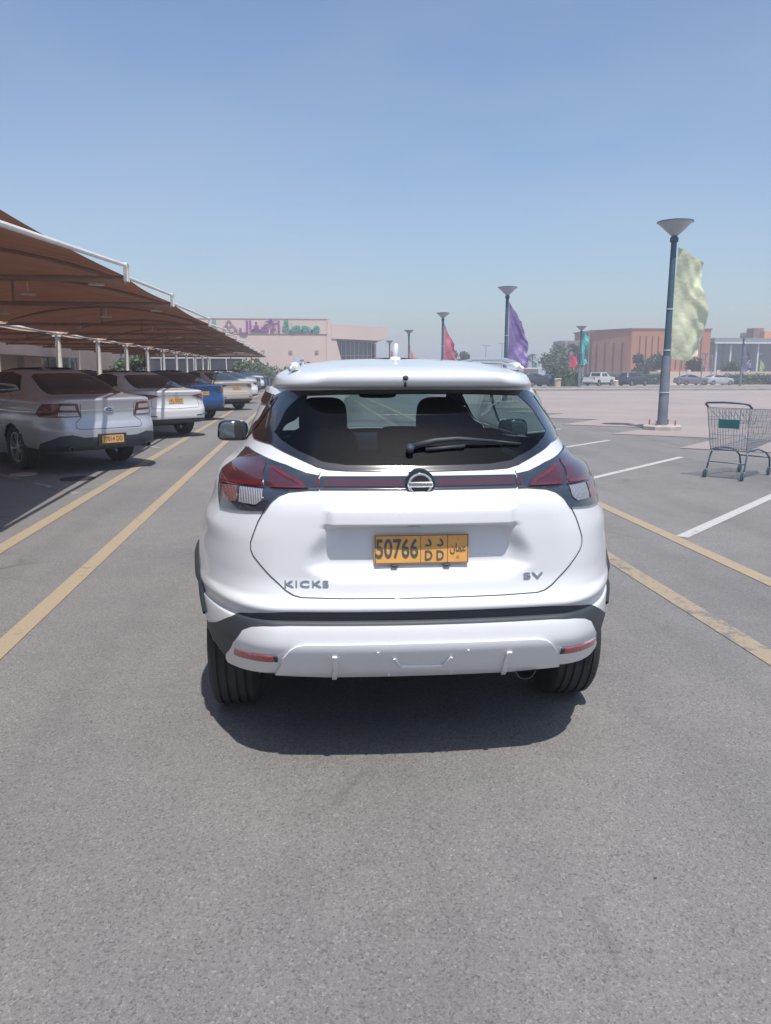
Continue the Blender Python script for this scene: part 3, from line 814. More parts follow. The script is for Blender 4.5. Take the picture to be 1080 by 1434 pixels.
# ---------------------------------------------------------------- ground, lines, paving
def asphalt_mat(name, base=(.176, .171, .167)):
    t = NT(name); co = t.coord('Object')
    agg = t.n('TexVoronoi'); agg.inputs['Scale'].default_value = 150; t.link(co, agg.inputs['Vector'])
    a2 = t.noise(260, 2, .6, co); big = t.noise(.35, 6, .6, co); mid = t.noise(4, 5, .6, co)
    c = t.ramp(agg.outputs['Color'], [(0.10, tuple(x*.40 for x in base)), (.30, tuple(x*.82 for x in base)), (.62, base), (.82, tuple(x*1.2 for x in base)), (.97, tuple(x*1.7 for x in base))])
    c = t.mix(.35, c, t.ramp(a2, [(.32, tuple(x*.5 for x in base)), (.68, tuple(x*1.6 for x in base))]))
    c = t.mix(1, c, t.ramp(big, [(.3, (.84, .85, .87)), (.7, (1.12, 1.09, 1.06))]), 'MULTIPLY')
    c = t.mix(1, c, t.ramp(mid, [(.25, (.93, .93, .93)), (.75, (1.06, 1.06, 1.06))]), 'MULTIPLY')
    st = t.ramp(t.noise(1.3, 3, .5, co), [(.68, (1, 1, 1)), (.78, (.82, .80, .79))]); c = t.mix(1, c, st, 'MULTIPLY')
    mp = t.n('Mapping'); mp.inputs['Scale'].default_value = (1.5, .045, 1); t.link(co, mp.inputs[0]); tk = t.noise(1.0, 3, .5, mp.outputs[0])
    c = t.mix(1, c, t.ramp(tk, [(.36, (.90, .90, .91)), (.5, (1, 1, 1)), (.68, (1.06, 1.055, 1.05))]), 'MULTIPLY')
    oil = t.ramp(t.noise(2.1, 2, .4, co), [(.735, (1, 1, 1)), (.76, (.70, .69, .68))]); c = t.mix(1, c, oil, 'MULTIPLY')
    # hairline cracks
    cr = t.n('TexVoronoi', feature='DISTANCE_TO_EDGE'); cr.inputs['Scale'].default_value = .33
    wv = t.n('TexNoise'); wv.inputs['Scale'].default_value = 2.2; wv.inputs['Detail'].default_value = 6; t.link(co, wv.inputs['Vector'])
    vv = t.n('MixRGB'); vv.inputs[0].default_value = .25; t.link(co, vv.inputs[1]); t.link(wv.outputs['Color'], vv.inputs[2]); t.link(vv.outputs[0], cr.inputs['Vector'])
    k = t.ramp(cr.outputs['Distance'], [(0, (.62, .61, .6)), (.006, (1, 1, 1))]); msk = t.ramp(t.noise(.6, 2, .5, co), [(.55, (0, 0, 0)), (.65, (1, 1, 1))])
    c = t.mix(msk, c, t.mix(1, c, k, 'MULTIPLY'))
    return t.done(t.bsdf(c, .82, bump=agg.outputs['Distance'], bump_strength=.35, bump_dist=.003, spec=.35))
M['asphalt'] = asphalt_mat('asphalt')

def line_mat(name, col, wear=.5, under=(.160, .156, .154)):
    t = NT(name); co = t.coord('Object')
    w = t.noise(9, 8, .72, co); w2 = t.noise(1.1, 3, .5, co)
    a = t.n('Math', operation='ADD'); t.link(w, a.inputs[0]); m = t.n('Math', operation='MULTIPLY'); m.inputs[1].default_value = .55; t.link(w2, m.inputs[0]); t.link(m.outputs[0], a.inputs[1])
    f = t.ramp(a.outputs[0], [(wear, (1, 1, 1)), (wear+.10, (0, 0, 0))])
    g = t.ramp(t.noise(170, 2, .6, co), [(.3, (.75, .75, .75)), (.7, (1.1, 1.1, 1.1))])
    c = t.mix(f, under, col); c = t.mix(1, c, g, 'MULTIPLY')
    return t.done(t.bsdf(c, .75))
M['yellow_line'] = line_mat('worn_yellow_road_paint', (.335, .265, .18), .88)
M['yellow_line_worn'] = line_mat('very_worn_yellow_road_paint', (.31, .25, .175), .79)
M['white_line'] = line_mat('worn_white_road_paint', (.44, .43, .42), .92)

def strip(mb, x0, x1, y0, y1, z):
    """ground-following sheet, broken where the ground bends"""
    ys = [y0]+[b for b in (55, 115) if y0 < b < y1]+[y1]
    V = []
    for y in ys: V += [(x0, y, ground_z(y)+z), (x1, y, ground_z(y)+z)]
    mb.add(V, [(2*i, 2*i+1, 2*i+3, 2*i+2) for i in range(len(ys)-1)])
mb = MB(); strip(mb, -420, 420, -60, 560, 0); tag(mb.build('ground', M['asphalt']), kind='structure')

def seg(mb, a, b, w, z):
    a, b = Vector((*a, 0)), Vector((*b, 0)); d = (b-a).normalized(); n = Vector((-d.y, d.x, 0))*w/2
    L = (b-a).length; m = max(1, int(L/4)); V = []
    for i in range(m+1):
        p = a+d*L*i/m
        for q in (p-n, p+n): V.append((q.x, q.y, ground_z(q.y)+z))
    mb.add(V, [(2*i, 2*i+2, 2*i+3, 2*i+1) for i in range(m)])
mb = MB(); seg(mb, (-2.62, -3), (-2.78, 60), .14, .004); seg(mb, (-1.71, -3), (-1.70, 60), .125, .004); seg(mb, (3.36, -3), (3.32, 55), .135, .004)
tag(mb.build('road_markings', M['yellow_line']), kind='structure')
mb = MB(); seg(mb, (2.47, -3), (2.49, 55), .14, .004); tag(mb.build('road_markings', M['yellow_line_worn']), kind='structure')
mb = MB()
for y in (.05, 3.35, 6.64, 9.93, 13.22, 16.5):
    seg(mb, (3.45, y), (6.62, y+3.02), .115, .004)
tag(mb.build('bay_markings', M['white_line']), kind='structure')
mb = MB()
for k in range(-1, 12):
    y = 4.2+k*5.65/1; seg(mb, (-2.85, y), (-6.2, y+3.9), .11, .004)
tag(mb.build('bay_markings', line_mat('faded_white_road_paint', (.34, .34, .33), .72)), kind='structure')

t = NT('pale_paving'); co = t.coord('Object')
br = t.n('TexBrick'); br.inputs['Scale'].default_value = 4.2; br.inputs['Color1'].default_value = (.295, .255, .245, 1); br.inputs['Color2'].default_value = (.275, .238, .228, 1); br.inputs['Mortar'].default_value = (.24, .21, .20, 1); br.inputs['Mortar Size'].default_value = .012
t.link(co, br.inputs['Vector'])
c = t.mix(1, br.outputs['Color'], t.ramp(t.noise(.25, 5, .6, co), [(.3, (.86, .87, .88)), (.7, (1.12, 1.08, 1.05))]), 'MULTIPLY')
M['paving'] = t.done(t.bsdf(c, .85))
M['kerb'] = simple('kerb_concrete', (.32, .29, .27), .85, var=.15, scale=1.2)
pav = [(8.9, 9.7), (7.25, 11.1), (9.15, 13.0), (7.30, 14.4), (9.2, 16.35), (7.30, 17.8), (9.2, 19.55), (7.15, 20.95), (8.95, 22.95), (7.2, 24.2), (9.0, 26.2), (7.2, 27.5), (9, 29.4), (7.2, 30.8), (9, 32.7), (7.2, 34.1), (7.2, 54), (60, 54), (60, 9.7)]
mb = MB(); mb.prism(pav, .008, .012, 'Z'); o = tag(mb.build('paved_island', M['paving']), kind='structure')
mb = MB(); pl = [(7.1+.0, 34.1)]
for a, b in zip(pav[:-4], pav[1:-3]): pass
M['sand'] = simple('sandy_ground', (.36, .29, .25), .9, var=.14, scale=.2)
M['road'] = simple('road_asphalt', (.16, .16, .165), .8, var=.12, scale=.3)
mb = MB(); strip(mb, -2, 200, 58.5, 71.5, .006); tag(mb.build('road', M['road']), kind='structure')
mb = MB(); mb.box((90, 56.3, .06), (172, 1.6, .12)); tag(mb.build('pavement', M['kerb']), kind='structure')
mb = MB(); mb.box((95, 72.2, ground_z(72.2)+.055), (165, .9, .14)); tag(mb.build('pavement', M['kerb']), kind='structure')
mb = MB(); strip(mb, 40, 210, 100, 128, .01); tag(mb.build('sand', M['sand']), kind='structure')

rnd = random.Random(8); m = MB()
for i in range(170):
    y = 1.1+rnd.random()**1.7*14; x = rnd.uniform(-.75, .75)*(y+1.0)*.9; r = rnd.uniform(.002, .0055)
    vv = [Vector((rnd.gauss(0, 1), rnd.gauss(0, 1), rnd.gauss(0, .6))).normalized()*r*rnd.uniform(.7, 1.3)+Vector((x, y, r*.5)) for _ in range(4)]
    m.add(vv, [(0, 1, 2), (0, 2, 3), (0, 3, 1), (1, 3, 2)])
tag(m.build('loose_grit', simple('grit', (.06, .055, .05), .9)), kind='stuff')
# iron covers and small things lying on the tarmac
for (x, y, r, lab, dark) in ((-4.15, 11.75, .19, 'round pale drain cover on the shaded tarmac beside the silver saloon', 0), (-3.22, 11.2, .24, 'round dark drain cover on the tarmac beside the pale one', 1)):
    m = MB().lathe([(r, 0), (r, .008), (r*.9, .011), (r*.86, .007), (0, .008)], 28, 'Z', (0, 0, 0)); 
    o = m.build('drain_cover', simple('iron_cover_%d' % dark, (.045, .045, .05) if dark else (.42, .40, .38), .6, .3)); o.location = (x, y, .001); tag(o, lab, 'drain cover')

# ---------------------------------------------------------------- parking canopy
CA = R(1.15)
t = NT('canopy_fabric'); co = t.coord('Object')
cc = t.ramp(t.noise(.8, 4, .5, co), [(.3, (.33, .225, .175)), (.7, (.41, .285, .225))])
w = t.n('TexWave'); w.bands_direction = 'Y'; w.inputs['Scale'].default_value = .55; w.inputs['Distortion'].default_value = 0; t.link(co, w.inputs['Vector'])
cc = t.mix(1, cc, t.ramp(w.outputs['Fac'], [(0, (.80, .80, .80)), (.06, (1, 1, 1))]), 'MULTIPLY')
d = t.n('BsdfDiffuse'); tr = t.n('BsdfTranslucent'); x = t.n('MixShader'); x.inputs[0].default_value = .095
t.link(cc, d.inputs[0]); t.link(t.mix(1, cc, (.95, .50, .32), 'MULTIPLY'), tr.inputs[0]); t.link(d.outputs[0], x.inputs[1]); t.link(tr.outputs[0], x.inputs[2])
M['fabric'] = t.done(x)
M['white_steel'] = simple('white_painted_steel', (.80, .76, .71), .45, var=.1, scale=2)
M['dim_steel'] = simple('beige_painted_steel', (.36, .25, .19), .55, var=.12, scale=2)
canopy = thing('parking_canopy', 'long beige fabric parking canopy on white posts over the parked cars on the left', 'canopy', (0, 0, 0), CA)
XE, XP, XB, ZC, RISE = -2.66, -9.6, -16.4, 3.0, .62
FY = [-7.5, -.6, 6.4, 13.7, 18.9, 27.4]+[34.6+7.0*i for i in range(9)]+[96.5]; NB = len(FY)-1; Y0 = FY[0]; YN = FY[-1]
def vault(x0, x1, u): return ZC+.05+RISE*math.sin(math.pi*u)**.85
for side, (xa, xb) in enumerate(((XE, XP+.42), (XP-.42, XB))):
    for k in range(NB):
        ya = FY[k]; BAY = FY[k+1]-FY[k]
        def f(u, v, xa=xa, xb=xb, ya=ya, side=side, BAY=BAY):
            sag = math.sin(math.pi*v)
            x = xa+(xb-xa)*u; z = vault(xa, xb, u)
            e = (1-u) if side == 0 else u
            edge = max(0, e-.0)**7
            x += (-.10 if side == 0 else .10)*sag*edge
            z -= .10*sag*(1-edge)-.02
            z += -.02*edge
            return (x, ya+BAY*v, z)
        MB().grid(f, 26, 14).build('canopy_fabric', M['fabric'], canopy, smooth=True)
for k in range(NB+1):
    y = FY[k]
    MB().tube([(XP, y, 0), (XP, y, ZC-.1)], [.135, .115], 16).box((XP, y, .015), (.45, .45, .03)).box((XP, y, ZC-.10), (.34, .34, .05)).build('post', M['white_steel'], canopy, auto=40)
    for (xa, xb) in ((XE, XP), (XP, XB)):
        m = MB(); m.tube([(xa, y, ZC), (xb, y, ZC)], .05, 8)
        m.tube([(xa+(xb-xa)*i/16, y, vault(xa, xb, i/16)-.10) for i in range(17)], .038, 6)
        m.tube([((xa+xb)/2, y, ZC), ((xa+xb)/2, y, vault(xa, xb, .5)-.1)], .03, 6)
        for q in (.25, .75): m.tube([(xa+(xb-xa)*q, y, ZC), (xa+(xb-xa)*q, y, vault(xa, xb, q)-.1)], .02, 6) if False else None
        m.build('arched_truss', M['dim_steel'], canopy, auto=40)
    m = MB(); m.box((XE+.03, y-.06, ZC+.10), (.07, .05, .28)); m.box((XE+.03, y+.06, ZC+.10), (.07, .05, .28)); m.box((XE+.03, y, ZC+.235), (.07, .17, .04)); m.build('edge_bracket', M['white_steel'], canopy)
m = MB(); m.tube([(XP, Y0, ZC+.02), (XP, YN, ZC+.02)], .055, 8); m.build('ridge_beam', M['white_steel'], canopy, auto=40)
for a, b in zip(FY, FY[1:]): MB().tube([(XE+.02, a+.08, ZC+.04 if a > 10 else ZC-.22), (XE+.03, b-.08, ZC+.21)], .032, 8).build('edge_tube', M['white_steel'], canopy, auto=40)
m = MB(); m.tube([(XB, Y0, ZC+.1), (XB, YN, ZC+.1)], .035, 8); m.build('edge_tube', M['white_steel'], canopy, auto=40)
yE = YN
for x in (-4.4, -6.9): MB().tube([(x, yE, 0), (x, yE, ZC)], .06, 8).build('end_post', M['white_steel'], canopy, auto=40)
lamp_m = simple('light_fitting', (.70, .66, .60), .4)
for k in range(NB):
    y = (FY[k]+FY[k+1])/2
    for (x, z) in ((XP+.2, ZC+.18), (-5.2, ZC+.02), (-7.6, ZC+.02), (-3.6, ZC+.12)):
        m = MB(); m.box((x, y+(.6 if x == -5.2 else -.5), z), (.30, .08, .05), Matrix.Rotation(.4, 3, 'Z'), .01); m.tube([(x, y+(.6 if x == -5.2 else -.5), z), (x, y+(.6 if x == -5.2 else -.5), z+.25)], .012, 5); m.build('light_fitting', lamp_m, canopy)

# ---------------------------------------------------------------- buildings on the left and the shop hall
M['tan'] = simple('tan_render', (.50, .36, .28), .85, var=.08, scale=.4)
M['tan_dark'] = simple('tan_recess', (.30, .22, .18), .85, var=.08, scale=.4)
M['pink'] = simple('pink_beige_render', (.56, .435, .385), .85, var=.06, scale=.15)
M['pink_groove'] = simple('render_groove', (.36, .24, .21), .85)
t = NT('curtain_glass'); b = t.bsdf(t.ramp(t.noise(.5, 3), [(.3, (.03, .045, .06)), (.7, (.05, .07, .09))]), .08, .0, 0, .8); M['facade_glass'] = t.done(b)
M['mullion'] = simple('pale_mullion', (.52, .53, .54), .5)
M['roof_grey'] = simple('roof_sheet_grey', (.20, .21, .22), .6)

side = thing('retail_building', 'low tan building with dark glass shopfronts behind the parking canopy', 'building', (0, 0, 0), CA)
X0 = -21.5
def panel(name, mat, y0, y1, z0, z1, x=X0, d=.4, parent=None): return MB().box((x-d/2, (y0+y1)/2, (z0+z1)/2), (d, y1-y0, z1-z0)).build(name, mat, parent or side)
panel('wall', M['tan'], 10, 128, 4.0, 6.2, X0, 6)
for a, b in ((30, 72), (85, 104)): panel('wall', M['tan'], a, b, -1, 4.0)
for a, b in ((72, 85), (104, 128)):
    g = panel('shopfront', M['facade_glass'], a, b, -1, 4.0, X0-.3, .1)
    m = MB(); n = int((b-a)/3)
    for i in range(n+1): m.box((X0-.22, a+(b-a)*i/n, 1.6), (.14, .12, 5.0))
    for z in (.9, 3.1): m.box((X0-.22, (a+b)/2, z), (.1, b-a, .10))
    m.build('glazing_bars', M['mullion'], g)
panel('awning', M['tan'], 36, 76, 2.55, 3.35, X0+2.2, 2.2)
for y in (38, 44, 50, 58, 66): panel('pilaster', M['tan'], y, y+.6, -.2, 2.55, X0+.5, .5)
m = MB(); m.tube([(X0+2.3, 52, 3.7), (X0+2.0, 60, 3.6), (X0+2.3, 68, 3.4)], .06, 6); m.build('pipe', M['white_steel'], side)

hall = thing('shop_hall', 'pale pink shop hall with green and purple lettering along its top band', 'building', (0, 130, -.84))
zt = 10.4
prof = [(-60, 0), (6.9, 0), (4.35, zt), (-60, zt)]
m = MB(); m.prism(prof, 0, 45, 'Y'); m.build('wall', M['pink'], hall)
m = MB(); m.box((-28, -.05, 8.05), (65.0, .12, .07)); m.box((-28, .0, zt+.02), (64.8, .12, .12)); m.build('cornice', M['pink_groove'], hall)
m = MB(); m.prism([(3.6, 0), (7.1, 0), (4.55, zt+.02), (1.05+2.9, zt+.02)], -.35, 0, 'Y'); m.build('corner_fin', M['pink'], hall)
for i, x in enumerate((-6.7, -2.2, 2.1)):
    w = MB().box((x, -.04, 5.1), (.62, .1, .62)).build('vent_window', M['tan_dark'], hall); MB().box((x, -.1, 5.1), (.34, .06, .34)).build('grille', M['roof_grey'], w)
m = MB(); m.box((-20.5, -.04, 2.1), (21, .1, 3.9)); g = m.build('shopfront', M['facade_glass'], hall)
m = MB()
for i in range(9): m.box((-30.8+i*2.6, -.15, 2.1), (.16, .14, 4.1))
m.box((-20.4, -.15, 4.15), (21.2, .16, .16)); m.build('glazing_bars', M['mullion'], g)
green = simple('sign_green', (.02, .27, .19), .5); purp = simple('sign_purple', (.24, .07, .26), .5); greyp = simple('sign_grey_lilac', (.36, .26, .30), .5)
def sign(name, body, x, width, size, mat, z=9.15): return lettering(name, body, size, mat, hall, (x, -.20, z), (1, 0, 0), (0, 0, 1), .06, bold=.085, width=width)
sign('sign_lettering', '\ufee3\ufea4\ufec4\ufe94'[::-1], -.35, 6.1, 2.35, green)
sign('sign_lettering', '\ufe8d\ufef7\ufec3\ufed4\ufe8e\ufedd'[::-1], -7.05, 6.6, 2.2, purp)
sign('sign_lettering', '\ufedd\ufe8e', -14.6, 1.5, 2.2, green, 9.2)
m = MB()
for (x, z, r) in ((-12.0, 9.7, .5), (-12.5, 8.9, .5), (-11.5, 8.9, .5)): m.lathe([(r-.1, 0), (r, 0), (r, .1), (r-.1, .1)], 18, 'Y', (x, -.2, z), closed=True)
for a, b in (((-13.1, 8.3), (-12, 10.3)), ((-12, 10.3), (-10.7, 8.5)), ((-13.1, 8.3), (-11.4, 8.3)), ((-11.2, 9.4), (-10.5, 8.4))): m.tube([(a[0], -.18, a[1]), (b[0], -.18, b[1])], .07, 6)
m.build('sign_emblem', greyp, hall)
# lower wing with a projecting roof slab and slanted glass front
wing = thing('glass_pavilion', 'pink pavilion with projecting flat roof and dark glazed front right of the shop hall', 'building', (0, 131, -.84))
m = MB(); m.prism([(4.6, 7.3), (12.3, 7.0), (13.6, 7.35), (13.9, 9.15), (4.6, 9.65)], -1.5, 22, 'Y'); m.build('roof_slab', M['pink'], wing)
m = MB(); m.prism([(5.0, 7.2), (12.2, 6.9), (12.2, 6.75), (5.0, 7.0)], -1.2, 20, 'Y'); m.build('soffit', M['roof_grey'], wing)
g = MB().prism([(6.2, 0), (11.4, 0), (11.4, 6.85), (5.2, 7.0)], .6, .8, 'Y').build('glass_front', M['facade_glass'], wing)
m = MB()
for i in range(8): m.box((6.3+i*.72, .5, 3.4), (.09, .14, 6.9))
for z in (2.6, 4.6): m.box((8.6, .5, z), (5.3, .12, .08))
m.build('glazing_bars', M['mullion'], g)
m = MB(); m.box((12, 10, 2), (.3, 18, 9.2)); m.build('wall', M['pink'], wing)
w2 = thing('low_boundary_wall', 'low pale wall running right from the glass pavilion', 'wall', (0, 128, -.84)); m = MB(); m.box((17, 0, 1.1), (16, .3, 2.2)); m.build('wall_panel', M['pink'], w2); m = MB(); m.box((17, 0, 2.25), (16.1, .4, .12)); m.build('coping', M['pink_groove'], w2)

# ---------------------------------------------------------------- buildings on the right
M['brown'] = simple('terracotta_cladding', (.37, .15, .075), .8, var=.07, scale=.4)
M['brown_shade'] = simple('brown_side_cladding', (.21, .105, .085), .8, var=.08, scale=.4)
bb = thing('terracotta_building', 'large terracotta building with tall narrow window slits behind the trees on the right', 'building', (0, 150, -.84))
m = MB(); m.prism([(64.6, 0), (81.0, 0), (81.0, 20), (60.0, 20), (60.0, 9)], 0, 10.1, 'Z'); m.build('wall', M['brown'], bb)
m = MB(); m.prism([(64.5, -.15), (81.2, -.15), (81.2, 20), (59.7, 20.2), (59.7, 8.9)], 10.1, 10.35, 'Z'); m.build('parapet', M['brown_shade'], bb)
for i in range(11):
    x = 66.3+i*1.28
    if i in (4,): continue
    MB().box((x, -.02, 5.6), (.26, .12, 6.4)).build('window_slit', M['facade_glass'], bb)
for i in range(4):
    x = 60.6+i*1.0; y = 9-(x-60.0)/4.6*9
    MB().box((x, y-.05, 4.8), (.22, .5, 5.6)).build('window_slit', M['facade_glass'], bb)
MB().box((74, -1.6, 1.5), (17, 3.2, .5)).build('entrance_canopy', simple('orange_fascia', (.50, .19, .06), .7), bb)
wg = MB().box((56.0, 12, 4.2), (5.0, 6, 8.0)).build('side_wing', M['roof_grey'], bb)
for i in range(5): MB().box((53.9+i*1.05, 8.9, 4.2), (.35, .3, 7.6)).build('pilaster', M['brown_shade'], bb)

gb = thing('glass_fronted_hall', 'flat-roofed hall with pale columns and dark glazing at the right edge', 'building', (0, 168, -.84))
MB().box((118, 10, 4.7), (54, 18, 8.6)).build('glass_wall', M['facade_glass'], gb)
MB().box((118, .2, 8.75), (54, 3, .9)).build('roof_fascia', M['roof_grey'], gb)
for i, x in enumerate((91.9, 95.3, 101.8, 108.5, 115)): MB().box((x, -.6, 4.3), (.35, .35, 8.0)).build('column', M['mullion'], gb)
MB().box((118, -1.4, 8.15), (54, .3, .35)).build('edge_beam', M['mullion'], gb)
MB().box((122, 6, 10.0), (36, 10, 1.7)).build('roof_band', simple('orange_band', (.62, .27, .12), .7), gb)
MB().box((103.5, 4, 10.3), (2.4, 3, 2.6)).build('roof_box', M['brown_shade'], gb)
m = MB(); superbox(m, (126, 12, 10.8), (26, 10, 4.2), .8, 24, 10); m.build('dome', simple('teal_dome', (.08, .19, .20), .5), gb, smooth=True)

# long pale garden wall in front of the buildings
gw = thing('pale_perimeter_wall', 'long pale sand-coloured perimeter wall with pillars on the far right', 'wall', (0, 118, -.84))
MB().box((100, 0, 1.0), (92, .3, 2.0)).build('wall_panel', simple('sand_wall', (.48, .40, .34), .85, var=.08), gw)
for i in range(19): MB().box((55.5+i*4.9, -.05, 1.12), (.55, .5, 2.3)).build('pillar', simple('sand_pillar', (.52, .44, .38), .85) if i == 0 else bpy.data.materials['sand_pillar'], gw)

# ---------------------------------------------------------------- street lamps and banners
M['lamp_paint'] = simple('blue_grey_lamp_paint', (.05, .095, .14), .5, var=.15, scale=3)
M['lamp_lower'] = simple('dusty_lamp_sleeve', (.15, .17, .21), .6, var=.2, scale=3)
M['lamp_cone'] = simple('lamp_cone_glass', (.33, .38, .43), .35, .0, .6, var=.1)
M['concrete'] = simple('concrete_pad', (.36, .32, .30), .9, var=.15, scale=4)
M['rust'] = simple('rusty_bolt', (.30, .10, .06), .8)
def make_lamp():
    L = thing('street_lamp', None, 'street lamp')
    MB().tube([(0, 0, .1), (0, 0, 1.86)], [.125, .115], 16).build('lower_sleeve', M['lamp_lower'], L, auto=40)
    MB().tube([(0, 0, 1.86), (0, 0, 4.66)], [.085, .07], 14).lathe([(.10, 4.60), (.10, 4.70), (.05, 4.74)], 16).build('pole', M['lamp_paint'], L, auto=40)
    for z in (2.0, 3.0, .95): MB().lathe([(.122 if z < 1.8 else .08, z-.012), (.135 if z < 1.8 else .092, z-.012), (.135 if z < 1.8 else .092, z+.012), (.122 if z < 1.8 else .08, z+.012)], 14, closed=True).build('clamp_band', M['mullion'], L)
    m = MB().lathe([(.045, 4.72), (.10, 4.76), (.40, 5.04), (.42, 5.06)], 28); h = m.build('lamp_head', M['lamp_cone'], L, smooth=True)
    MB().lathe([(0, 5.115), (.30, 5.10), (.43, 5.075), (.43, 5.055), (.36, 5.05), (0, 5.05)], 28).build('head_cap', M['lamp_paint'], h, auto=30)
    m = MB(); m.tube([(0, 0, 4.74), (0, 0, 4.98)], .05, 10)
    for a in range(3): m.tube([(.05*math.cos(a*2.1), .05*math.sin(a*2.1), 4.76), (.37*math.cos(a*2.1), .37*math.sin(a*2.1), 5.04)], .010, 5)
    m.build('lamp_frame', M['mullion'], h)
    m = MB().lathe([(.50, 0), (.50, .10), (.47, .125), (0, .13)], 8); m.build('base_pad', M['concrete'], L)
    for sx in (-1, 1):
        for sy in (-1, 1): MB().tube([(sx*.25, sy*.2, .12), (sx*.25, sy*.2, .25)], .018, 6).build('anchor_bolt', M['rust'], L)
    return L
LP = [(9.09, 18.93, 'nearest street lamp with a glass cone head, standing on a concrete pad beside the trolley'),
      (8.97, 34.3, 'street lamp holding the big purple banner, above the right side of the white hatchback roof'),
      (8.92, 50.1, 'street lamp holding the pinkish red banner behind the hatchback roof'),
      (9.2, 68.6, 'small distant street lamp with a furled pink banner, fourth along the row'),
      (9.5, 86.9, 'farthest street lamp of the row, just right of the glass pavilion'),
      (22.6, 62.5, 'street lamp holding the teal banner in front of the dark hedge'),
      (36.0, 104, 'distant street lamp holding the bright red banner'),
      (41.6, 140, 'distant street lamp in front of the palm with a small teal banner'),
      (44.0, 75, 'street lamp with the grey lilac banner before the glass fronted hall'),
      (79.6, 130, 'far street lamp with the small lime banner at the right edge'),
      (70.6, 132, 'far street lamp with the small rose banner before the glass fronted hall')]
LAMP0 = make_lamp(); lamps = []
for i, (x, y, lab) in enumerate(LP):
    o = LAMP0 if i == 0 else copy_tree(LAMP0)
    o.location = (x, y, ground_z(y)); o['label'] = lab; o['group'] = 'cone-headed street lamps'; lamps.append(o)

def flag_mat(name, col, sheen=.3, tr=.45):
    t = NT(name); co = t.coord()
    c = t.ramp(t.noise(2.5, 3, .5, co), [(.3, tuple(x*.85 for x in col)), (.7, tuple(min(1, x*1.12) for x in col))])
    p = t.bsdf(c, .42, 0, 0, .6, bump=t.noise(9, 5, .6, co), bump_strength=.55, bump_dist=.05); p.inputs['Sheen Weight'].default_value = .3
    q = t.n('BsdfTranslucent'); t.link(c, q.inputs[0]); x = t.n('MixShader'); x.inputs[0].default_value = tr
    t.link(p.outputs[0], x.inputs[1]); t.link(q.outputs[0], x.inputs[2]); return t.done(x)
def banner(name, lab, lamp, z0, z1, w, drop, low, mat, seed, ang=0., fold=1.0, nx=24, nz=56, tip=0.):
    """cloth tied to a pole: top edge slopes down by drop, free lower corner lifted by low"""
    rnd = random.Random(seed); ph = [rnd.uniform(0, 6.28) for _ in range(10)]
    x0, y0 = lamp.location.x, lamp.location.y; gz = lamp.location.z
    ca, sa = math.cos(ang), math.sin(ang)
    def f(u, v):
        zt = z1-drop*u**.8; zb = z0+low*math.sin(u*math.pi*.5)-.10*math.sin(u*math.pi)
        z = zb+(zt-zb)*v
        ww = w*(1-tip*(v)**2)*(1+.06*math.sin(v*5+ph[0])+.03*math.sin(v*17+ph[1])*u)
        x = .10+u*ww
        a = (.30+.70*u)*fold
        y = a*(.13*math.sin(4.2*(v*1.6-u*.9)+ph[2])+.07*math.sin(9*v+5*u+ph[3])+.040*math.sin(17*(v-.6*u)+ph[4])+.022*math.sin(31*v+13*u+ph[5])*(.3+u)+.018*abs(math.sin(9*(v+.8*u)+ph[6])))
        x -= .10*a*abs(math.sin(4.2*v+ph[2]))*u; z += .03*math.sin(11*u+7*v+ph[7])*u
        return (x0+x*ca-y*sa, y0+x*sa+y*ca, gz+z)
    o = MB().grid(f, nx, nz).build(name, mat, None, smooth=True)
    return tag(o, lab, 'banner', 'coloured banners tied to the street lamps')
B = [('yellow green satin banner on the nearest street lamp', 0, 1.80, 4.48, .86, .32, .06, (.66, .70, .50), 1, 0, 1.0, 0),
     ('big purple banner above the right side of the hatchback roof', 1, 1.52, 4.48, .95, .9, .10, (.27, .20, .43), 2, 0, .8, .25),
     ('pinkish red banner behind the hatchback roof', 2, 1.3, 4.5, 1.05, 1.3, .1, (.62, .20, .27), 3, 0, .9, .45),
     ('narrow furled pale pink banner on the fourth lamp of the row', 3, 1.3, 3.9, .95, .9, .2, (.66, .36, .36), 4, .5, 1.6, .5),
     ('tiny furled pink and white banner on the farthest lamp of the row', 4, 1.2, 4.1, .6, .5, .3, (.66, .40, .42), 5, .5, 1.6, .3),
     ('teal banner before the dark hedge', 5, 2.0, 4.7, .62, .2, .1, (.10, .48, .46), 6, .2, 1.3, 0),
     ('bright red banner on a distant lamp', 6, 1.0, 4.3, 1.25, .5, -.2, (.62, .06, .09), 7, 0, .8, .1),
     ('small teal banner before the palm', 7, .9, 3.9, .95, .5, .1, (.08, .42, .42), 8, 0, .9, .1),
     ('grey lilac banner before the glass fronted hall', 8, 1.5, 4.5, 1.0, 1.1, .3, (.20, .19, .27), 9, 0, .9, .4),
     ('small lime banner at the right edge', 9, 1.2, 4.1, .9, .6, .1, (.44, .50, .14), 10, 0, .9, .3),
     ('small rose banner before the glass fronted hall', 10, 1.0, 4.0, .9, .9, .1, (.60, .22, .30), 12, 0, 1.0, .4)]
for lab, li, z0, z1, w, drop, low, col, seed, ang, fold, tip in B:
    banner('banner', lab, lamps[li], z0, z1, w, drop, low, flag_mat('banner_cloth_%d' % seed, col), seed, ang, fold, *((32, 90) if li < 2 else (16, 36)), tip=tip)

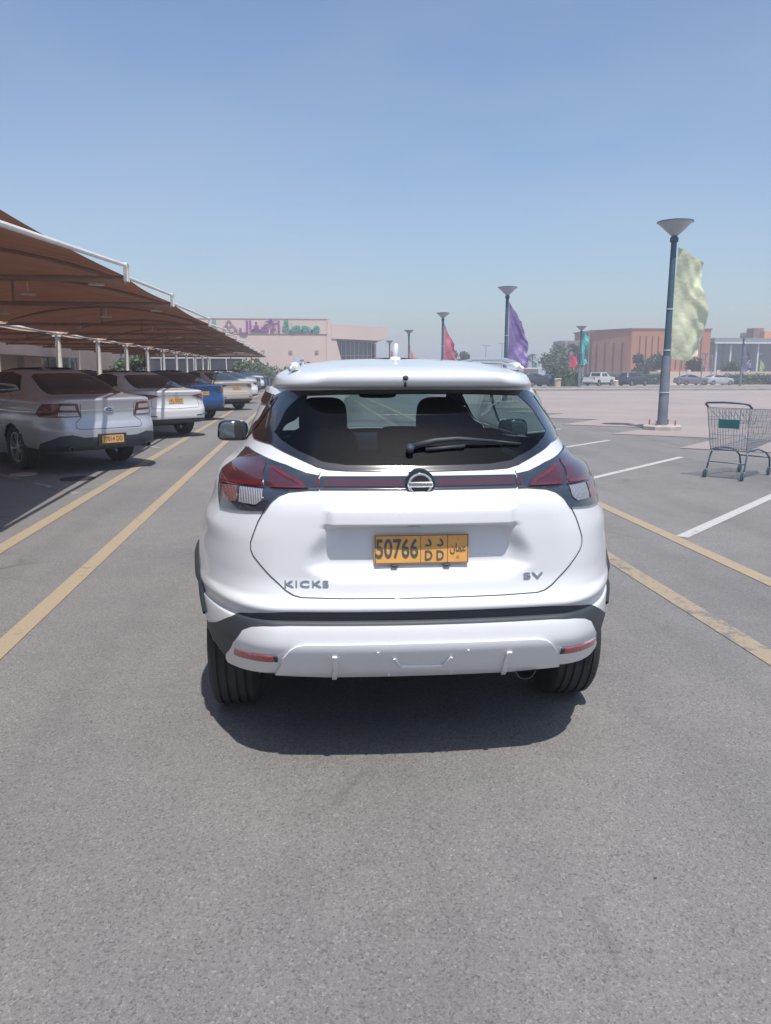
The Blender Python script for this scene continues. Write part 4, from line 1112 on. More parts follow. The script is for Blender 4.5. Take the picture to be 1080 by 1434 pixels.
# slender double-arm light masts far away
def mast(x, y, h, lab):
    o = thing('light_mast', lab, 'light mast', (x, y, ground_z(y)), 0, 'slender light masts on the far side')
    MB().tube([(0, 0, 0), (0, 0, h)], [.09, .06], 8).build('pole', M['roof_grey'], o)
    for s in (-1, 1): MB().box((s*.45, 0, h), (.75, .22, .09)).build('lamp_arm', M['roof_grey'], o)
for x, y, h, lab in ((46.6, 125, 8.4, 'tall slender mast left of the terracotta building'), (41, 160, 7.6, 'thin mast between the purple banner and the palm'), (37.6, 160, 7.2, 'thin mast just left of the purple banner edge'),
                     (52.0, 98, 4.2, 'slender mast behind the dark off-roader'), (61, 112, 4.3, 'slender mast between off-roader and nearest lamp'), (58, 88, 3.9, 'slender mast at the far kerb right of the nearest lamp'), (76, 118, 3.6, 'slender mast before the perimeter wall at the right edge'), (46, 92, 4.0, 'slender mast behind the white pickup')):
    mast(x, y, h, lab)

# ---------------------------------------------------------------- trees, palm, hedge
def leaf_mat(name, c):
    t = NT(name); oi = t.n('NewGeometry')
    cc = t.ramp(oi.outputs['Random Per Island'], [(0, tuple(x*.6 for x in c)), (1, tuple(x*1.5 for x in c))])
    p = t.bsdf(cc, .6); q = t.n('BsdfTranslucent'); t.link(cc, q.inputs[0]); x = t.n('MixShader'); x.inputs[0].default_value = .3
    t.link(p.outputs[0], x.inputs[1]); t.link(q.outputs[0], x.inputs[2]); return t.done(x)
M['leaf'] = leaf_mat('tree_leaves', (.05, .085, .045)); M['leaf2'] = leaf_mat('pale_tree_leaves', (.08, .12, .055)); M['bark'] = simple('bark', (.13, .10, .08), .9)
def tree(name, lab, x, y, h, w, n=1500, mat='leaf', seed=0, trunk=.3, leaf=.35, group='trees on the far side of the road', base=.3):
    rnd = random.Random(seed); o = thing(name, lab, 'tree', (x, y, ground_z(y)), rnd.uniform(0, 6), group)
    m = MB(); m.tube([(0, 0, 0), (.1, 0, h*.25), (0, .1, h*.5), (0, 0, h*.8)], [trunk*.6, trunk*.45, trunk*.3, .04], 8)
    blobs = []
    for i in range(11):
        a = rnd.uniform(0, 6.28); r = rnd.uniform(.1, .36)*w; zz = h*rnd.uniform(base+.15, .88)
        c = Vector((r*math.cos(a), r*math.sin(a), zz)); blobs.append((c, w*rnd.uniform(.12, .24)))
        m.tube([(0, .05, h*rnd.uniform(.2, .5)), c*.6+Vector((0, 0, zz*.35)), c], [trunk*.25, trunk*.15, .02], 5)
    m.build('trunk', M['bark'], o, auto=50)
    k = MB()
    for i in range(n):
        c, r = rnd.choice(blobs); d = Vector((rnd.gauss(0, 1), rnd.gauss(0, 1), rnd.gauss(0, .8))); d = d.normalized()*r*rnd.uniform(.5, 1.15)
        p = c+d; u = Vector((rnd.gauss(0, 1), rnd.gauss(0, 1), rnd.gauss(0, 1))).normalized(); v = u.orthogonal().normalized(); s = leaf*rnd.uniform(.5, 1.2)
        k.add([p-u*s, p+v*s*.5, p+u*s, p-v*s*.5], [(0, 1, 2, 3)])
    k.build('crown', M[mat], o); return o
tree('leafy_tree', 'rounded dark tree between the purple and red banners', 43.2, 132, 6.3, 6.5, 2600, seed=3, base=.05)
tree('leafy_tree', 'smaller dark tree just left of the red banner', 45.8, 136, 4.4, 4, 1300, seed=4, base=.05)
tree('leafy_tree', 'slim tree rising between the red and teal banners', 49.0, 138, 7.2, 3.4, 1600, 'leaf2', seed=5)
tree('leafy_tree', 'dark bushy tree before the terracotta building wall', 55.0, 120, 4.6, 6.2, 2200, seed=6, base=0)
tree('leafy_tree', 'small lone tree left of the purple banner above the hatchback roof', 31.8, 160, 6.9, 4.6, 1400, seed=7)
tree('leafy_tree', 'dark tree under the lime banner at the right edge', 80.5, 122, 4.0, 7, 1800, seed=8, base=0)
tree('leafy_tree', 'green tree behind the lilac banner', 69, 121, 3.7, 5.5, 1500, 'leaf2', seed=9, base=0)
tree('leafy_tree', 'dark shrub-like tree near the rose banner', 64, 124, 4.2, 5, 1500, seed=10, base=0)
tree('leafy_tree', 'low green tree in front of the shop hall beside the canopy end', -6.6, 108, 2.7, 7, 1600, 'leaf2', seed=11, base=0)
tree('leafy_tree', 'low bushy tree in front of the shop hall nearest to the hatchback', -1.2, 110, 2.4, 7, 1400, 'leaf', seed=12, base=0)
tree('leafy_tree', 'green tree seen between the canopy posts', -20, 92, 3.4, 4, 900, 'leaf2', seed=13)
o = thing('palm_tree', 'palm tree behind the purple banner edge', 'tree', (39.9, 138, ground_z(138)))
MB().tube([(0, 0, 0), (.1, 0, 2), (0, 0, 4.2)], [.28, .22, .2], 8).build('trunk', M['bark'], o)
m = MB(); rnd = random.Random(5)
for i in range(34):
    a = rnd.uniform(0, 6.28); el = rnd.uniform(-.3, 1.3); L = rnd.uniform(1.7, 2.5); d = Vector((math.cos(a), math.sin(a), 0)); pr = None
    pts = [Vector((0, 0, 4.2))+d*L*q*math.cos(el*(1-q*.5))+Vector((0, 0, L*q*math.sin(el)-1.1*q*q)) for q in (0, .25, .5, .75, 1)]
    side_v = Vector((-d.y, d.x, 0))
    for A, Bp in zip(pts, pts[1:]):
        for s in (-1, 1):
            for q in (0, .33, .66):
                p = A.lerp(Bp, q); m.add([p, p+side_v*s*.45+(Bp-A)*.35-Vector((0, 0, .2)), p+(Bp-A)*.16], [(0, 1, 2)])
m.build('crown', M['leaf'], o)
def hedge(x0, x1, y, h, lab, seed, d=1.4):
    rnd = random.Random(seed); k = MB()
    for i in range(int((x1-x0)*h*90)):
        p = Vector((rnd.uniform(x0, x1), y+rnd.uniform(-d/2, d/2), ground_z(y)+rnd.uniform(.05, h)*(1+.12*math.sin(rnd.uniform(0, 6))))); u = Vector((rnd.gauss(0, 1), rnd.gauss(0, 1), rnd.gauss(0, 1))).normalized(); v = u.orthogonal(); s = rnd.uniform(.10, .24)
        k.add([p-u*s, p+v*s*.6, p+u*s, p-v*s*.6], [(0, 1, 2, 3)])
    k.box(((x0+x1)/2, y, ground_z(y)+h*.45), (x1-x0-.3, d*.7, h*.86))
    return tag(k.build('hedge', M['leaf']), lab, 'hedge')
hedge(25.9, 29.0, 80, 1.9, 'dark clipped hedge under the red banner', 1)
hedge(42, 56, 116, 1.7, 'long dark hedge before the terracotta building', 2)
hedge(64, 92, 114, 1.6, 'low dark hedge along the perimeter wall', 3)
# ---------------------------------------------------------------- other cars
SEDAN = [
 (.20, .42, 4.55, .80, .02, .30, .40), (.30, .16, 4.80, .86, .05, .35, .50), (.40, .03, 4.90, .90, .07, .34, .42), (.50, .0, 4.93, .915, .09, .36, .43),
 (.60, .0, 4.94, .925, .09, .36, .44), (.68, .025, 4.94, .93, .09, .36, .44), (.74, .055, 4.93, .93, .09, .36, .44), (.84, .07, 4.88, .925, .09, .36, .44),
 (.96, .055, 4.60, .905, .09, .36, .43), (1.035, .04, 4.05, .87, .09, .34, .42), (1.055, .07, 3.90, .85, .09, .32, .42), (1.075, .28, 3.80, .82, .07, .34, .5), (1.095, .56, 3.72, .785, .05, .3, .5),
 (1.14, .74, 3.60, .75, .05, .28, .5), (1.25, 1.02, 3.30, .70, .06, .26, .5), (1.38, 1.42, 2.90, .62, .06, .25, .5), (1.44, 1.70, 2.65, .57, .05, .25, .45), (1.475, 1.98, 2.45, .46, .03, .2, .2),
 (1.49, 2.10, 2.35, .3, .01, .12, .1), (1.496, 2.18, 2.28, .05, 0, .03, .03)]
def sedan_flare(u, y, z):
    g = math.exp(-((y-1.12)/.40)**2)+math.exp(-((y-3.98)/.40)**2)
    return smooth(.75, 1, u)*smooth(1.0, .74, z)*smooth(.2, .5, z)*.028*g + smooth(.75, 1, u)*.014*math.exp(-((z-.88)/.04)**2)
SS = Shell(SEDAN, sedan_flare)
WAG = [
 (.24, .30, 4.35, .82, .02, .30, .40), (.36, .06, 4.50, .88, .05, .35, .50), (.50, .0, 4.58, .90, .07, .36, .5), (.66, .0, 4.6, .92, .08, .36, .5),
 (.80, .05, 4.58, .92, .08, .36, .5), (1.0, .07, 4.3, .91, .08, .36, .5), (1.10, .08, 3.7, .90, .08, .34, .5), (1.16, .10, 3.5, .86, .08, .3, .45), (1.25, .15, 3.3, .81, .08, .28, .4),
 (1.60, .36, 2.75, .70, .06, .25, .4), (1.68, .40, 2.6, .66, .06, .25, .4), (1.73, .6, 2.4, .55, .05, .2, .3), (1.75, .9, 2.1, .30, .02, .1, .1), (1.755, 1.2, 1.9, .05, 0, .02, .02)]
SW = Shell(WAG, sedan_flare)
M['far_glass'] = simple('dark_car_glass', (.018, .022, .028), .06, var=.05)
M['shaded_glass'] = glass('saloon_rear_glass', (.16, .18, .2))
def sedan(label, mat, x, y, rz, style, detail=True, group=None, cat='car', digits='76142', ARy=(1.12, 3.98)):
    sh = SS; c = thing('parked_car', label, cat, (x, y, ground_z(y)), rz, group)
    AR = .36; ARC = [(ARy[0], .33), (ARy[1], .33)]
    sg = lambda sd: flank_sv(sh, [(1.30, 1.16), (3.45, 1.07), (2.85, 1.385), (2.5, 1.42), (1.95, 1.425), (1.62, 1.37)], sd)
    rwp = [(0, 1.405), (.42, 1.395), (.50, 1.36), (.585, 1.20), (.60, 1.12), (.56, 1.105), (0, 1.10)]
    ws = [(2.3, sh.vz(1.085)), (3.0, sh.vz(1.08)), (3.7, sh.vz(1.085)), (3.66, sh.vz(1.40)), (3.0, sh.vz(1.43)), (2.34, sh.vz(1.40))]
    vb = sh.vz(.205)-.05; under = [(-1.16, vb), (1.16, vb), (1.16, sh.vz(.36)), (.8, sh.vz(.34)), (-.8, sh.vz(.34)), (-1.16, sh.vz(.36))]
    body_mesh(sh, 'body', mat, c, [under], ARC, AR, ds=.022 if detail else .05, dv_tail=.014 if detail else .03, dv_top=.03)
    st = .03 if detail else .07
    patch(sh, 'rear_window', tail_sv(sh, both(rwp)), .004, M['far_glass'], c, .006, st)
    patch(sh, 'windscreen', ws, .004, M['far_glass'], c, .0, .08)
    for sd in (1, -1):
        patch(sh, 'side_window', sg(sd), .004, M['far_glass'], c, .004, st*1.5)
    for sd in (1, -1):
        m = MB(); ribbon(sh, flank_sv(sh, [(2.28, 1.11), (2.20, 1.42)], sd), .05, .007, m); m.build('door_pillar', M['gloss_black'], c)
        if detail:
            for L in ([(1.60, 1.10), (1.75, .80), (1.55, .42)], [(2.28, 1.11), (2.32, .42)]):
                m = MB(); ribbon(sh, flank_sv(sh, L, sd), .008, .001, m); m.build('door_gap', M['seam'], c)
    m = MB(); m.box((0, 2.75, .24), (1.6, 3.1, .06)); m.box((0, 2.5, .50), (1.15, 4.3, .34))
    for cy, cz in ARC:
        for sd in (1, -1):
            V = []
            for i in range(17):
                a = R(-10+(180 if cy < 2 else 200)*i/16)
                for xx in (.60, .88): V.append((sd*xx, cy+(AR+.004)*math.cos(a), cz+(AR+.004)*math.sin(a)))
            m.add(V, [(2*i, 2*i+1, 2*i+3, 2*i+2) for i in range(16)]); m.box((sd*.59, cy, .58), (.02, .74, .42))
    m.build('underbody', M['black_plastic'], c)
    for cy in ARy:
        for sd in (1, -1): make_wheel(c, sd*.80, cy, .335, .225, sd, spokes=10 if style == 'silver' else 5, detail=detail)
    T = lambda sd, poly: tail_sv(sh, poly if sd > 0 else mir(poly))
    if style == 'silver':
        patch(sh, 'bumper_valance', tail_sv(sh, both([(0, .515), (.42, .515), (.60, .56), (.74, .545), (.90, .43), (.88, .345), (0, .335)])), .006, M['black_plastic'], c, .01, st)
        for sd in (1, -1):
            l = patch(sh, 'tail_light', T(sd, [(.42, .80), (.47, .985), (.60, 1.0), (.86, .985), (.905, .86), (.89, .80)]), .010, M['red_bright'], c, .012, st)
            patch(sh, 'clear_lens', T(sd, [(.46, .815), (.475, .868), (.72, .872), (.73, .82)]), .016, M['pale_lens'], l, .006, st)
            patch(sh, 'clear_lens', T(sd, [(.50, .90), (.515, .96), (.69, .965), (.705, .905)]), .016, M['pale_lens'], l, .006, st)
            patch(sh, 'lens_divider', T(sd, [(.44, .880), (.88, .888), (.88, .893), (.44, .887)]), .018, M['gloss_black'], l, .006, st)
            e = MB().lathe([(.035, 0), (.042, 0), (.042, .16), (.035, .16)], 20, 'Y', (sd*.62, .03, .36), closed=True); e.build('exhaust_pipe', M['steel'], c)
        m = MB(); g = [(.43, .98), (.42, .80), (.52, .72), (.53, .655), (.48, .63), (0, .63)]
        ribbon(sh, tail_sv(sh, g+[(-a, b) for a, b in reversed(g[:-1])]), .009, .0015, m); m.build('boot_gap', M['seam'], c)
        m = MB(); g = [(-.43, .895), (0, .895), (.43, .895)]; ribbon(sh, tail_sv(sh, g), .012, .008, m); m.build('chrome_strip', M['chrome'], c)
        py = sh.S(0, sh.vz(.895))[1]
        e = MB(); e.lathe([(.0, -.014), (.052, -.012), (.060, -.006), (.060, .01)], 28, 'Y', (0, 0, 0)); e.v = [(a*1.25, b+py-.004, cc_*.62+.895) for a, b, cc_ in e.v]; eo = e.build('emblem', M['chrome'], c, auto=40)
        e = MB(); e.lathe([(.0, -.0155), (.047, -.0145), (.047, -.010)], 24, 'Y', (0, 0, 0)); e.v = [(a*1.25, b+py-.004, cc_*.6+.895) for a, b, cc_ in e.v]; e.build('emblem_field', M['blue_paint'], eo)
        lettering('emblem_lettering', 'Ford', .045, M['chrome'], eo, (0, py-.021, .895), (1, 0, 0), (0, 0, 1), .0008, width=.078)
        py = sh.S(0, sh.vz(.475))[1]; plate_part(c, (0, py-.018, .475), .36, .115, '77014 DD', False, tilt=0)
        MB().box((0, py-.004, .475), (.46, .02, .16), None, .006).build('plate_surround', M['gloss_black'], c)
    elif style in ('white', 'beige'):
        patch(sh, 'bumper_valance', tail_sv(sh, both([(0, .44), (.6, .44), (.80, .42), (.88, .355), (0, .335)])), .006, M['black_plastic'], c, .01, st)
        for sd in (1, -1):
            l = patch(sh, 'tail_light', T(sd, [(.40, .955), (.50, .965), (.70, .990), (.88, .985), (.905, .90), (.88, .83), (.72, .845), (.60, .885)]), .010, M['red_bright'] if style == 'white' else M['red_dark'], c, .012, st)
            patch(sh, 'clear_lens', T(sd, [(.60, .90), (.62, .94), (.82, .95), (.82, .90)]), .015, M['pink_lens'], l, .006, st)
            patch(sh, 'bumper_trim', T(sd, [(.50, .515), (.86, .545), (.875, .53), (.50, .495)]), .008, M['gloss_black'], c, .006, st)
        m = MB(); g = [(.56, .88), (.60, .75), (.58, .68), (0, .66)]; ribbon(sh, tail_sv(sh, g+[(-a, b) for a, b in reversed(g[:-1])]), .008, .0015, m)
        m.build('boot_gap', M['seam'], c)
        m = MB(); ribbon(sh, tail_sv(sh, [(-.40, .95), (.40, .95)]), .016, .006, m); m.build('boot_trim', M['badge'] if style == 'white' else M['gloss_black'], c)
        py = sh.S(0, sh.vz(.84))[1]; plate_part(c, (0, py-.012, .84), .36, .115, digits, False, tilt=0)
        e = MB().lathe([(.03, -.008), (.038, -.008), (.038, .004), (.03, .004)], 20, 'Y', (0, sh.S(0, sh.vz(1.0))[1]-.01, 1.0), closed=True); e.build('emblem', M['chrome'], c)
    else:
        for sd in (1, -1): patch(sh, 'tail_light', T(sd, [(.45, .93), (.88, .98), (.90, .86), (.60, .84)]), .010, M['red_dark'], c, .012, st)
        patch(sh, 'bumper_valance', tail_sv(sh, both([(0, .40), (.80, .42), (.87, .355), (0, .335)])), .006, M['black_plastic'], c, .01, st)
        py = sh.S(0, sh.vz(.80))[1]; plate_part(c, (0, py-.012, .82), .36, .115, digits, False, tilt=0)
    for sd in (1, -1):
        mm = MB(); superbox(mm, (sd*1.0, 3.28, 1.06), (.20, .12, .13), .55, 16, 10); mm.tube([(sd*.84, 3.3, 1.02), (sd*.95, 3.29, 1.04)], .025, 6); mm.build('door_mirror', mat, c, smooth=True)
    if detail:
        m = MB(); q = Vector((0, 2.05, 1.488)); m.add([q+Vector((-.02, 0, 0)), q+Vector((.02, 0, 0)), q+Vector((0, -.05, .05)), q+Vector((0, .12, 0))], [(0, 2, 3), (1, 3, 2), (0, 1, 2)]); m.build('roof_fin', mat, c)
    return c
RZ = R(40)
GC = 'cars parked nose-in under the canopy'
q = sedan('silver saloon with chrome strip and dark lower bumper, nearest car under the canopy', M['silver_paint'], -2.90, 12.0, R(42), 'silver', group=GC, ARy=(1.25, 4.0)); q.scale = (1.0, 1.03, 1.045)
sedan('white saloon with swept red tail lights, second car under the canopy', M['pearl_paint'], -2.82, 17.7, RZ, 'white', group=GC, digits='41 3327')
sedan('blue saloon, third car under the canopy', M['blue_paint'], -2.95, 23.6, RZ, 'plain', group=GC, digits='60 9914')
sedan('beige and white saloon, fourth car under the canopy', M['beige_paint'], -2.48, 29.5, RZ, 'beige', group=GC, digits='28 5501')
far = sedan('pale saloon, fifth car under the canopy beside the hatchback pillar', M['pearl_paint'], -2.6, 35.2, RZ, 'plain', False, group=GC, digits='5 1190')
def respray(o, mat):
    for ch in o.children:
        if ch.name.startswith(('body', 'door_mirror')):
            ch.data = ch.data.copy(); ch.data.materials[0] = mat
def more(src, x, y, rz, mat, lab, group=GC):
    o = copy_tree(src); o.location = (x, y, ground_z(y)); o.rotation_euler.z = rz; o['label'] = lab; o['group'] = group; respray(o, mat); return o
more(far, -3.0, 41.2, RZ, M['silver_paint'], 'silver saloon, sixth car under the canopy')
more(far, -3.1, 47.0, RZ, M['grey_paint'], 'grey saloon, seventh car under the canopy')
more(far, -3.2, 52.8, RZ, M['pearl_paint'], 'pale saloon far down the canopy row')
more(far, -3.4, 60.0, RZ, M['blue_paint'], 'dark blue saloon at the far end of the canopy row')
more(far, -3.5, 68.0, RZ, M['dark_paint'], 'black saloon, last in the canopy row')
G2 = 'cars in the back row behind the canopy posts'
for i, (x, y, mt, lab) in enumerate(((-11.0, 30, 'grey_paint', 'grey saloon in the back row nearest to the silver saloon'), (-11.2, 36, 'dark_paint', 'black saloon in the back row before the tan wall'), (-11.3, 42, 'silver_paint', 'silver saloon in the back row left of the blue saloon'),
     (-11.4, 48, 'dark_paint', 'black saloon in the back row above the blue saloon roof'), (-11.5, 54, 'grey_paint', 'grey saloon in the back row behind the thin posts'), (-11.6, 61, 'dark_paint', 'black saloon in the back row near the canopy end'), (-11.7, 69, 'blue_paint', 'dark blue saloon at the far end of the back row'))):
    more(far, x, y, R(180-31), M[mt], lab, G2)
G3 = 'cars beyond the canopy end before the shop hall'
for i, (x, y, mt, lab) in enumerate(((-9.5, 92, 'dark_paint', 'dark saloon beyond the canopy end, left one'), (-6.2, 93, 'blue_paint', 'blue saloon beyond the canopy end, middle one'), (-2.6, 94, 'grey_paint', 'grey saloon beyond the canopy end nearest the hatchback'))):
    more(far, x, y, R(8), M[mt], lab, G3)

def wagon(label, mat, x, y, rz, group=None):
    sh = SW; c = thing('parked_offroader', label, 'car', (x, y, ground_z(y)), rz, group); AR = .40; ARC = [(.95, .38), (3.65, .38)]
    body_mesh(sh, 'body', mat, c, [], ARC, AR, ds=.05, dv_tail=.03, dv_top=.04)
    patch(sh, 'rear_window', tail_sv(sh, both([(0, 1.56), (.50, 1.55), (.62, 1.26), (0, 1.22)])), .005, M['far_glass'], c, .006, .07)
    for sd in (1, -1):
        for a, b in ((.55, 1.25), (1.33, 2.15), (2.23, 3.0)):
            patch(sh, 'side_window', flank_sv(sh, [(a, 1.26), (b, 1.24), (b-.12, 1.60), (a+.05, 1.60)], sd), .005, M['far_glass'], c, .005, .07)
        patch(sh, 'tail_light', tail_sv(sh, [(.72, .85), (.74, 1.15), (.84, 1.14), (.87, .86)] if sd > 0 else mir([(.72, .85), (.74, 1.15), (.84, 1.14), (.87, .86)])), .01, M['red_bright'], c, .01, .05)
        m = MB(); m.tube([(sd*.55, .7, 1.78), (sd*.55, 2.2, 1.78)], .025, 6); m.build('roof_rail', M['silver_paint'], c)
    patch(sh, 'windscreen', [(2.3, sh.vz(1.20)), (3.0, sh.vz(1.18)), (3.7, sh.vz(1.20)), (3.66, sh.vz(1.6)), (3.0, sh.vz(1.62)), (2.34, sh.vz(1.6))], .005, M['far_glass'], c, 0, .1)
    m = MB(); m.box((0, 2.3, .4), (1.2, 3.8, .35)); m.build('underbody', M['black_plastic'], c)
    for cy, cz in ARC:
        for sd in (1, -1): make_wheel(c, sd*.80, cy, .38, .24, sd, spokes=6, detail=False)
    return c
wagon('dark blue off-roader parked side-on beyond the road, beside the white pickup', M['dark_paint'], 41.0, 97.6, R(-62))
# pickup
def pickup(label, x, y, rz):
    c = thing('parked_pickup', label, 'pickup truck', (x, y, ground_z(y)), rz)
    side_p = [(0, .55), (0, 1.12), (1.72, 1.14), (1.80, 1.72), (3.1, 1.74), (3.75, 1.22), (5.05, 1.10), (5.15, .75), (5.1, .45), (4.75, .45)]
    def arc(cy): return [(cy+.42*math.cos(R(a)), .42+.42*math.sin(R(a))) for a in range(0, 181, 15)]
    poly = side_p[:-1]+[(4.8, .42)]+arc(4.3)+arc(1.15)+[(.1, .45)]
    m = MB(); n = len(poly)
    def wz(z): return .90-(max(0, z-1.1)*.22)
    for s in (-1, 1): m.add([(s*wz(z), yy, z) for yy, z in poly], [tuple(range(n)) if s < 0 else tuple(reversed(range(n)))])
    m.add([(-wz(z), yy, z) for yy, z in poly]+[(wz(z), yy, z) for yy, z in poly], [(i, i+n, (i+1) % n+n, (i+1) % n) for i in range(n)])
    m.build('body', M['pearl_paint'], c)
    for s in (-1, 1):
        for a, b in ((1.95, 2.5), (2.58, 3.15)):
            MB().add([(s*(wz(1.2)+.004), a, 1.2), (s*(wz(1.2)+.004), b+.15 if b > 3 else b, 1.2), (s*(wz(1.62)+.004), b, 1.62), (s*(wz(1.62)+.004), a, 1.62)], [(0, 1, 2, 3)]).build('side_window', M['far_glass'], c)
        MB().box((s*.86, .0, .95), (.1, .05, .28)).build('tail_light', M['red_bright'], c)
    MB().box((0, 1.745, 1.45), (1.3, .02, .38), Matrix.Rotation(R(-6), 3, 'X')).build('rear_window', M['far_glass'], c)
    MB().add([(-.78, 3.70, 1.27), (.78, 3.70, 1.27), (.72, 3.17, 1.68), (-.72, 3.17, 1.68)], [(0, 1, 2, 3)]).build('windscreen', M['far_glass'], c).location.y = .015
    MB().box((0, .9, 1.13), (1.5, 1.5, .06)).build('load_bed', M['black_plastic'], c)
    MB().box((0, -.06, .5), (1.7, .1, .14), None, .02).build('rear_bumper', M['chrome'], c)
    for cy in (1.15, 4.3):
        for sd in (1, -1): make_wheel(c, sd*.80, cy, .38, .24, sd, spokes=6, detail=False)
pickup('white double-cab pickup parked beyond the road left of the dark off-roader', 36.9, 98.6, R(-52))
G4 = 'dark cars parked beyond the road left of the hedge'
for i, (x, y, mt, lab) in enumerate(((24.2, 86, 'dark_paint', 'dark saloon beyond the road just right of the hatchback pillar'), (27.0, 88, 'blue_paint', 'dark blue saloon beyond the road left of the litter bin'), (36, 108, 'dark_paint', 'black saloon partly behind the hedge and teal banner pole'), (33.0, 104, 'grey_paint', 'grey saloon behind the hedge'))):
    more(far, x, y, R(-60), M[mt], lab, G4)
G5 = 'cars parked along the perimeter wall'
for i, (x, y, mt, lab) in enumerate(((51.5, 104, 'grey_paint', 'grey saloon at the perimeter wall right of the off-roader'), (70.0, 112, 'dark_paint', 'black saloon below the rose banner'), (56.5, 106, 'silver_paint', 'silver saloon behind the nearest lamp pole'))):
    more(far, x, y, R(-80), M[mt], lab, G5)
o = thing('litter_bin', 'pale square litter bin at the far kerb left of the hedge', 'bin', (24.6, 74.0, ground_z(74)))
MB().lathe([(.26, 0), (.30, .05), (.32, .72), (.35, .74), (.35, .86), (.30, .90), (0, .92)], 12).build('bin_body', simple('bin_beige', (.50, .40, .33), .8), o)
MB().box((0, -.33, .80), (.34, .04, .07)).build('bin_opening', M['gloss_black'], o)
o = thing('litter_bin', 'small tan bin at the far kerb between pickup and off-roader', 'bin', (33.6, 81.5, ground_z(81.5)))
MB().lathe([(.20, 0), (.27, .05), (.27, .60), (.3, .62), (.2, .72), (0, .74)], 12).build('bin_body', bpy.data.materials['bin_beige'], o)

# low kiosk left of the palm
o = thing('kiosk', 'small pale kiosk behind the purple banner foot', 'kiosk', (33.5, 118, ground_z(118)))
MB().box((0, 0, 1.2), (4.2, 3, 2.4)).build('wall', M['tan'], o); MB().box((0, 0, 2.5), (4.8, 3.6, .25)).build('roof', M['mullion'], o); MB().box((-.6, -1.52, 1.3), (1.6, .06, 1.1)).build('window', M['far_glass'], o)
g2 = thing('white_railing', 'white railing beyond the road near the kiosk', 'railing', (28, 112, ground_z(112)))
m = MB()
for i in range(14): m.box((i*1.0, 0, .75), (.08, .08, 1.5))
m.build('railing_posts', M['mullion'], g2); m = MB(); m.box((6.5, 0, 1.45), (13.2, .06, .08)); m.box((6.5, 0, .8), (13.2, .05, .06)); m.build('railing_bars', M['mullion'], g2)

# ---------------------------------------------------------------- shopping trolley
M['wire'] = simple('zinc_wire', (.23, .26, .29), .35, .6, var=.1); M['teal_plastic'] = simple('teal_plastic', (.02, .13, .13), .5)
M['dark_tube'] = simple('blue_grey_tube', (.055, .10, .15), .4, .3)
tr = thing('shopping_trolley', 'wire shopping trolley with a teal panel standing in the empty bays on the right', 'shopping trolley', (5.90, 10.25, .004), R(-56))
W0, W1 = .30, .235       # half widths back / front
def bk(u, v, w):         # basket point: u across -1..1, v back..front 0..1, w bottom..top 0..1
    hw = (W0+(W1-W0)*v)*(.86+.14*w); zb = .40+.10*v; zt = .995-.06*v
    yb = .03+(.96-.03)*v; yt = -.06+(1.10+.06)*v
    return Vector((u*hw, yb+(yt-yb)*w, zb+(zt-zb)*w))
def wires(name, lines, r, mat, parent=tr, n=5):
    m = MB()
    for L in lines: m.tube(L, r, n, caps=False)
    return m.build(name, mat, parent)
L = []
for s in (-1, 1):
    for i in range(31): L.append([bk(s, i/30, 0), bk(s, i/30, 1)])
    for w in (.16, .36, .56, .78): L.append([bk(s, 0, w), bk(s, 1, w)])
wires('basket_side', L, .0026, M['wire'])
L = []
for i in range(13): L.append([bk(-1+i/6, 1, 0), bk(-1+i/6, 1, 1)])
for w in (.2, .4, .6, .8): L.append([bk(-1, 1, w), bk(1, 1, w)])
wires('basket_front', L, .0026, M['wire'])
L = []
for i in range(15): L.append([bk(-1+i/7, 0.01, 0), bk(-1+i/7, .01, .97)])
for w in (.05, .36, .72, .97): L.append([bk(-1, .01, w), bk(1, .01, w)])
wires('basket_gate', L, .0026, M['wire'])
L = []
for i in range(13): L.append([bk(-1+i/6, 0, 0), bk(-1+i/6, 1, 0)])
for i in range(9): L.append([bk(-1, i/8, 0), bk(1, i/8, 0)])
wires('basket_floor', L, .003, M['wire'])
wires('rim_wire', [[bk(-1, 0, 1), bk(-1, 1, 1), bk(1, 1, 1), bk(1, 0, 1)], [bk(-1, 0, 0), bk(-1, 1, 0), bk(1, 1, 0), bk(1, 0, 0), bk(-1, 0, 0)], [bk(-1, 0, 0), bk(-1, 0, 1)], [bk(1, 0, 0), bk(1, 0, 1)]], .0055, M['wire'])
m = MB(); A, Bq = bk(-.52, 0, .52), bk(.62, 0, .74); cx = (A+Bq)/2; m.box(cx+Vector((0, -.012, 0)), (.30, .006, .125), None, .004); m.build('teal_panel', M['teal_plastic'], tr)
m = MB()
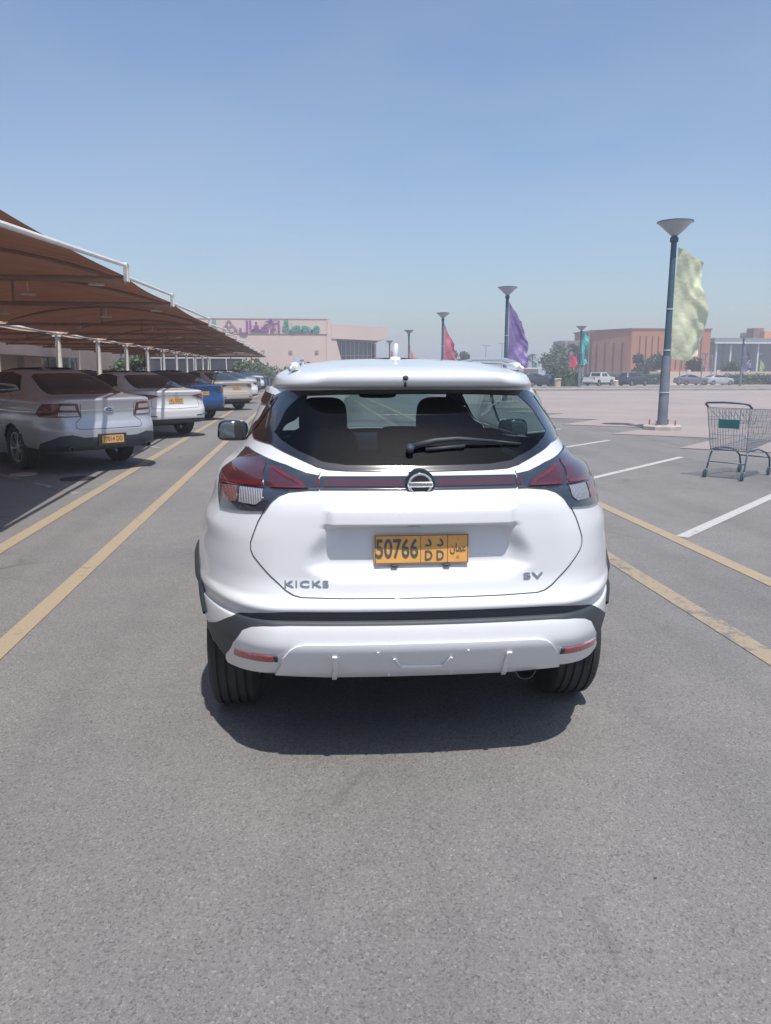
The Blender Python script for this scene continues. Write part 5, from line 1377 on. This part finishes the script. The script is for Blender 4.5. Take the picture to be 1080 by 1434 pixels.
hp = [Vector((-.31, -.02, 1.0)), Vector((-.31, -.10, 1.045)), Vector((-.26, -.15, 1.065)), Vector((0, -.175, 1.075)), Vector((.26, -.15, 1.065)), Vector((.31, -.10, 1.045)), Vector((.31, -.02, 1.0))]
m.tube(hp, .0145, 8); m.build('handle', M['dark_tube'], tr, smooth=True)
wires('child_seat', [[bk(-.85, .02, .93), bk(-.85, .28, .62), bk(.85, .28, .62), bk(.85, .02, .93)], [bk(-.85, .28, .62), bk(-.85, .34, 1.0), bk(.85, .34, 1.0), bk(.85, .28, .62)]]+[[bk(q, .03, .92), bk(q, .28, .62), bk(q, .34, 1.0)] for q in (-.55, -.28, 0, .28, .55)], .0035, M['wire'])
m = MB()
for s in (-1, 1):
    m.tube([Vector((s*.27, -.02, .10)), Vector((s*.27, 0.0, .15)), Vector((s*.262, .05, .32)), Vector((s*.255, .10, .395)), Vector((s*.235, .45, .405)), Vector((s*.22, .72, .345)), Vector((s*.22, .86, .26)), Vector((s*.215, .90, .12))], .0125, 8)
m.tube([(-.25, .10, .395), (.25, .10, .395)], .010, 6); m.tube([(-.22, .86, .26), (.22, .86, .26)], .010, 6)
m.tube([(-.262, .05, .22), (.262, .05, .22)], .007, 6)
m.build('chassis', M['dark_tube'], tr, smooth=True)
for sx, y in ((-.27, -.03), (.27, -.03), (-.215, .90), (.215, .90)):
    f = MB(); f.box((sx, y, .105), (.05, .035, .03), None, .006)
    for q in (-.017, .017): f.box((sx+q, y-.012, .065), (.004, .035, .085), None)
    fo = f.build('castor', M['wire'], tr)
    MB().lathe([(.0, -.011), (.052, -.011), (.060, -.006), (.060, .006), (.052, .011), (0, .011)], 22, 'X', (sx, y-.02, .060)).build('castor_wheel', M['dark_tube'], fo, auto=35)

# ---------------------------------------------------------------- haze
hz = NT('haze_volume'); pv = hz.n('VolumePrincipled'); pv.inputs['Color'].default_value = (.82, .86, .95, 1); pv.inputs['Density'].default_value = .0019; pv.inputs['Anisotropy'].default_value = .2
hz.link(pv.outputs[0], hz.out.inputs['Volume'])
HB = MB(); HB.box((0, 250, 7), (900, 660, 19)); tag(HB.build('haze', hz.m), kind='stuff')
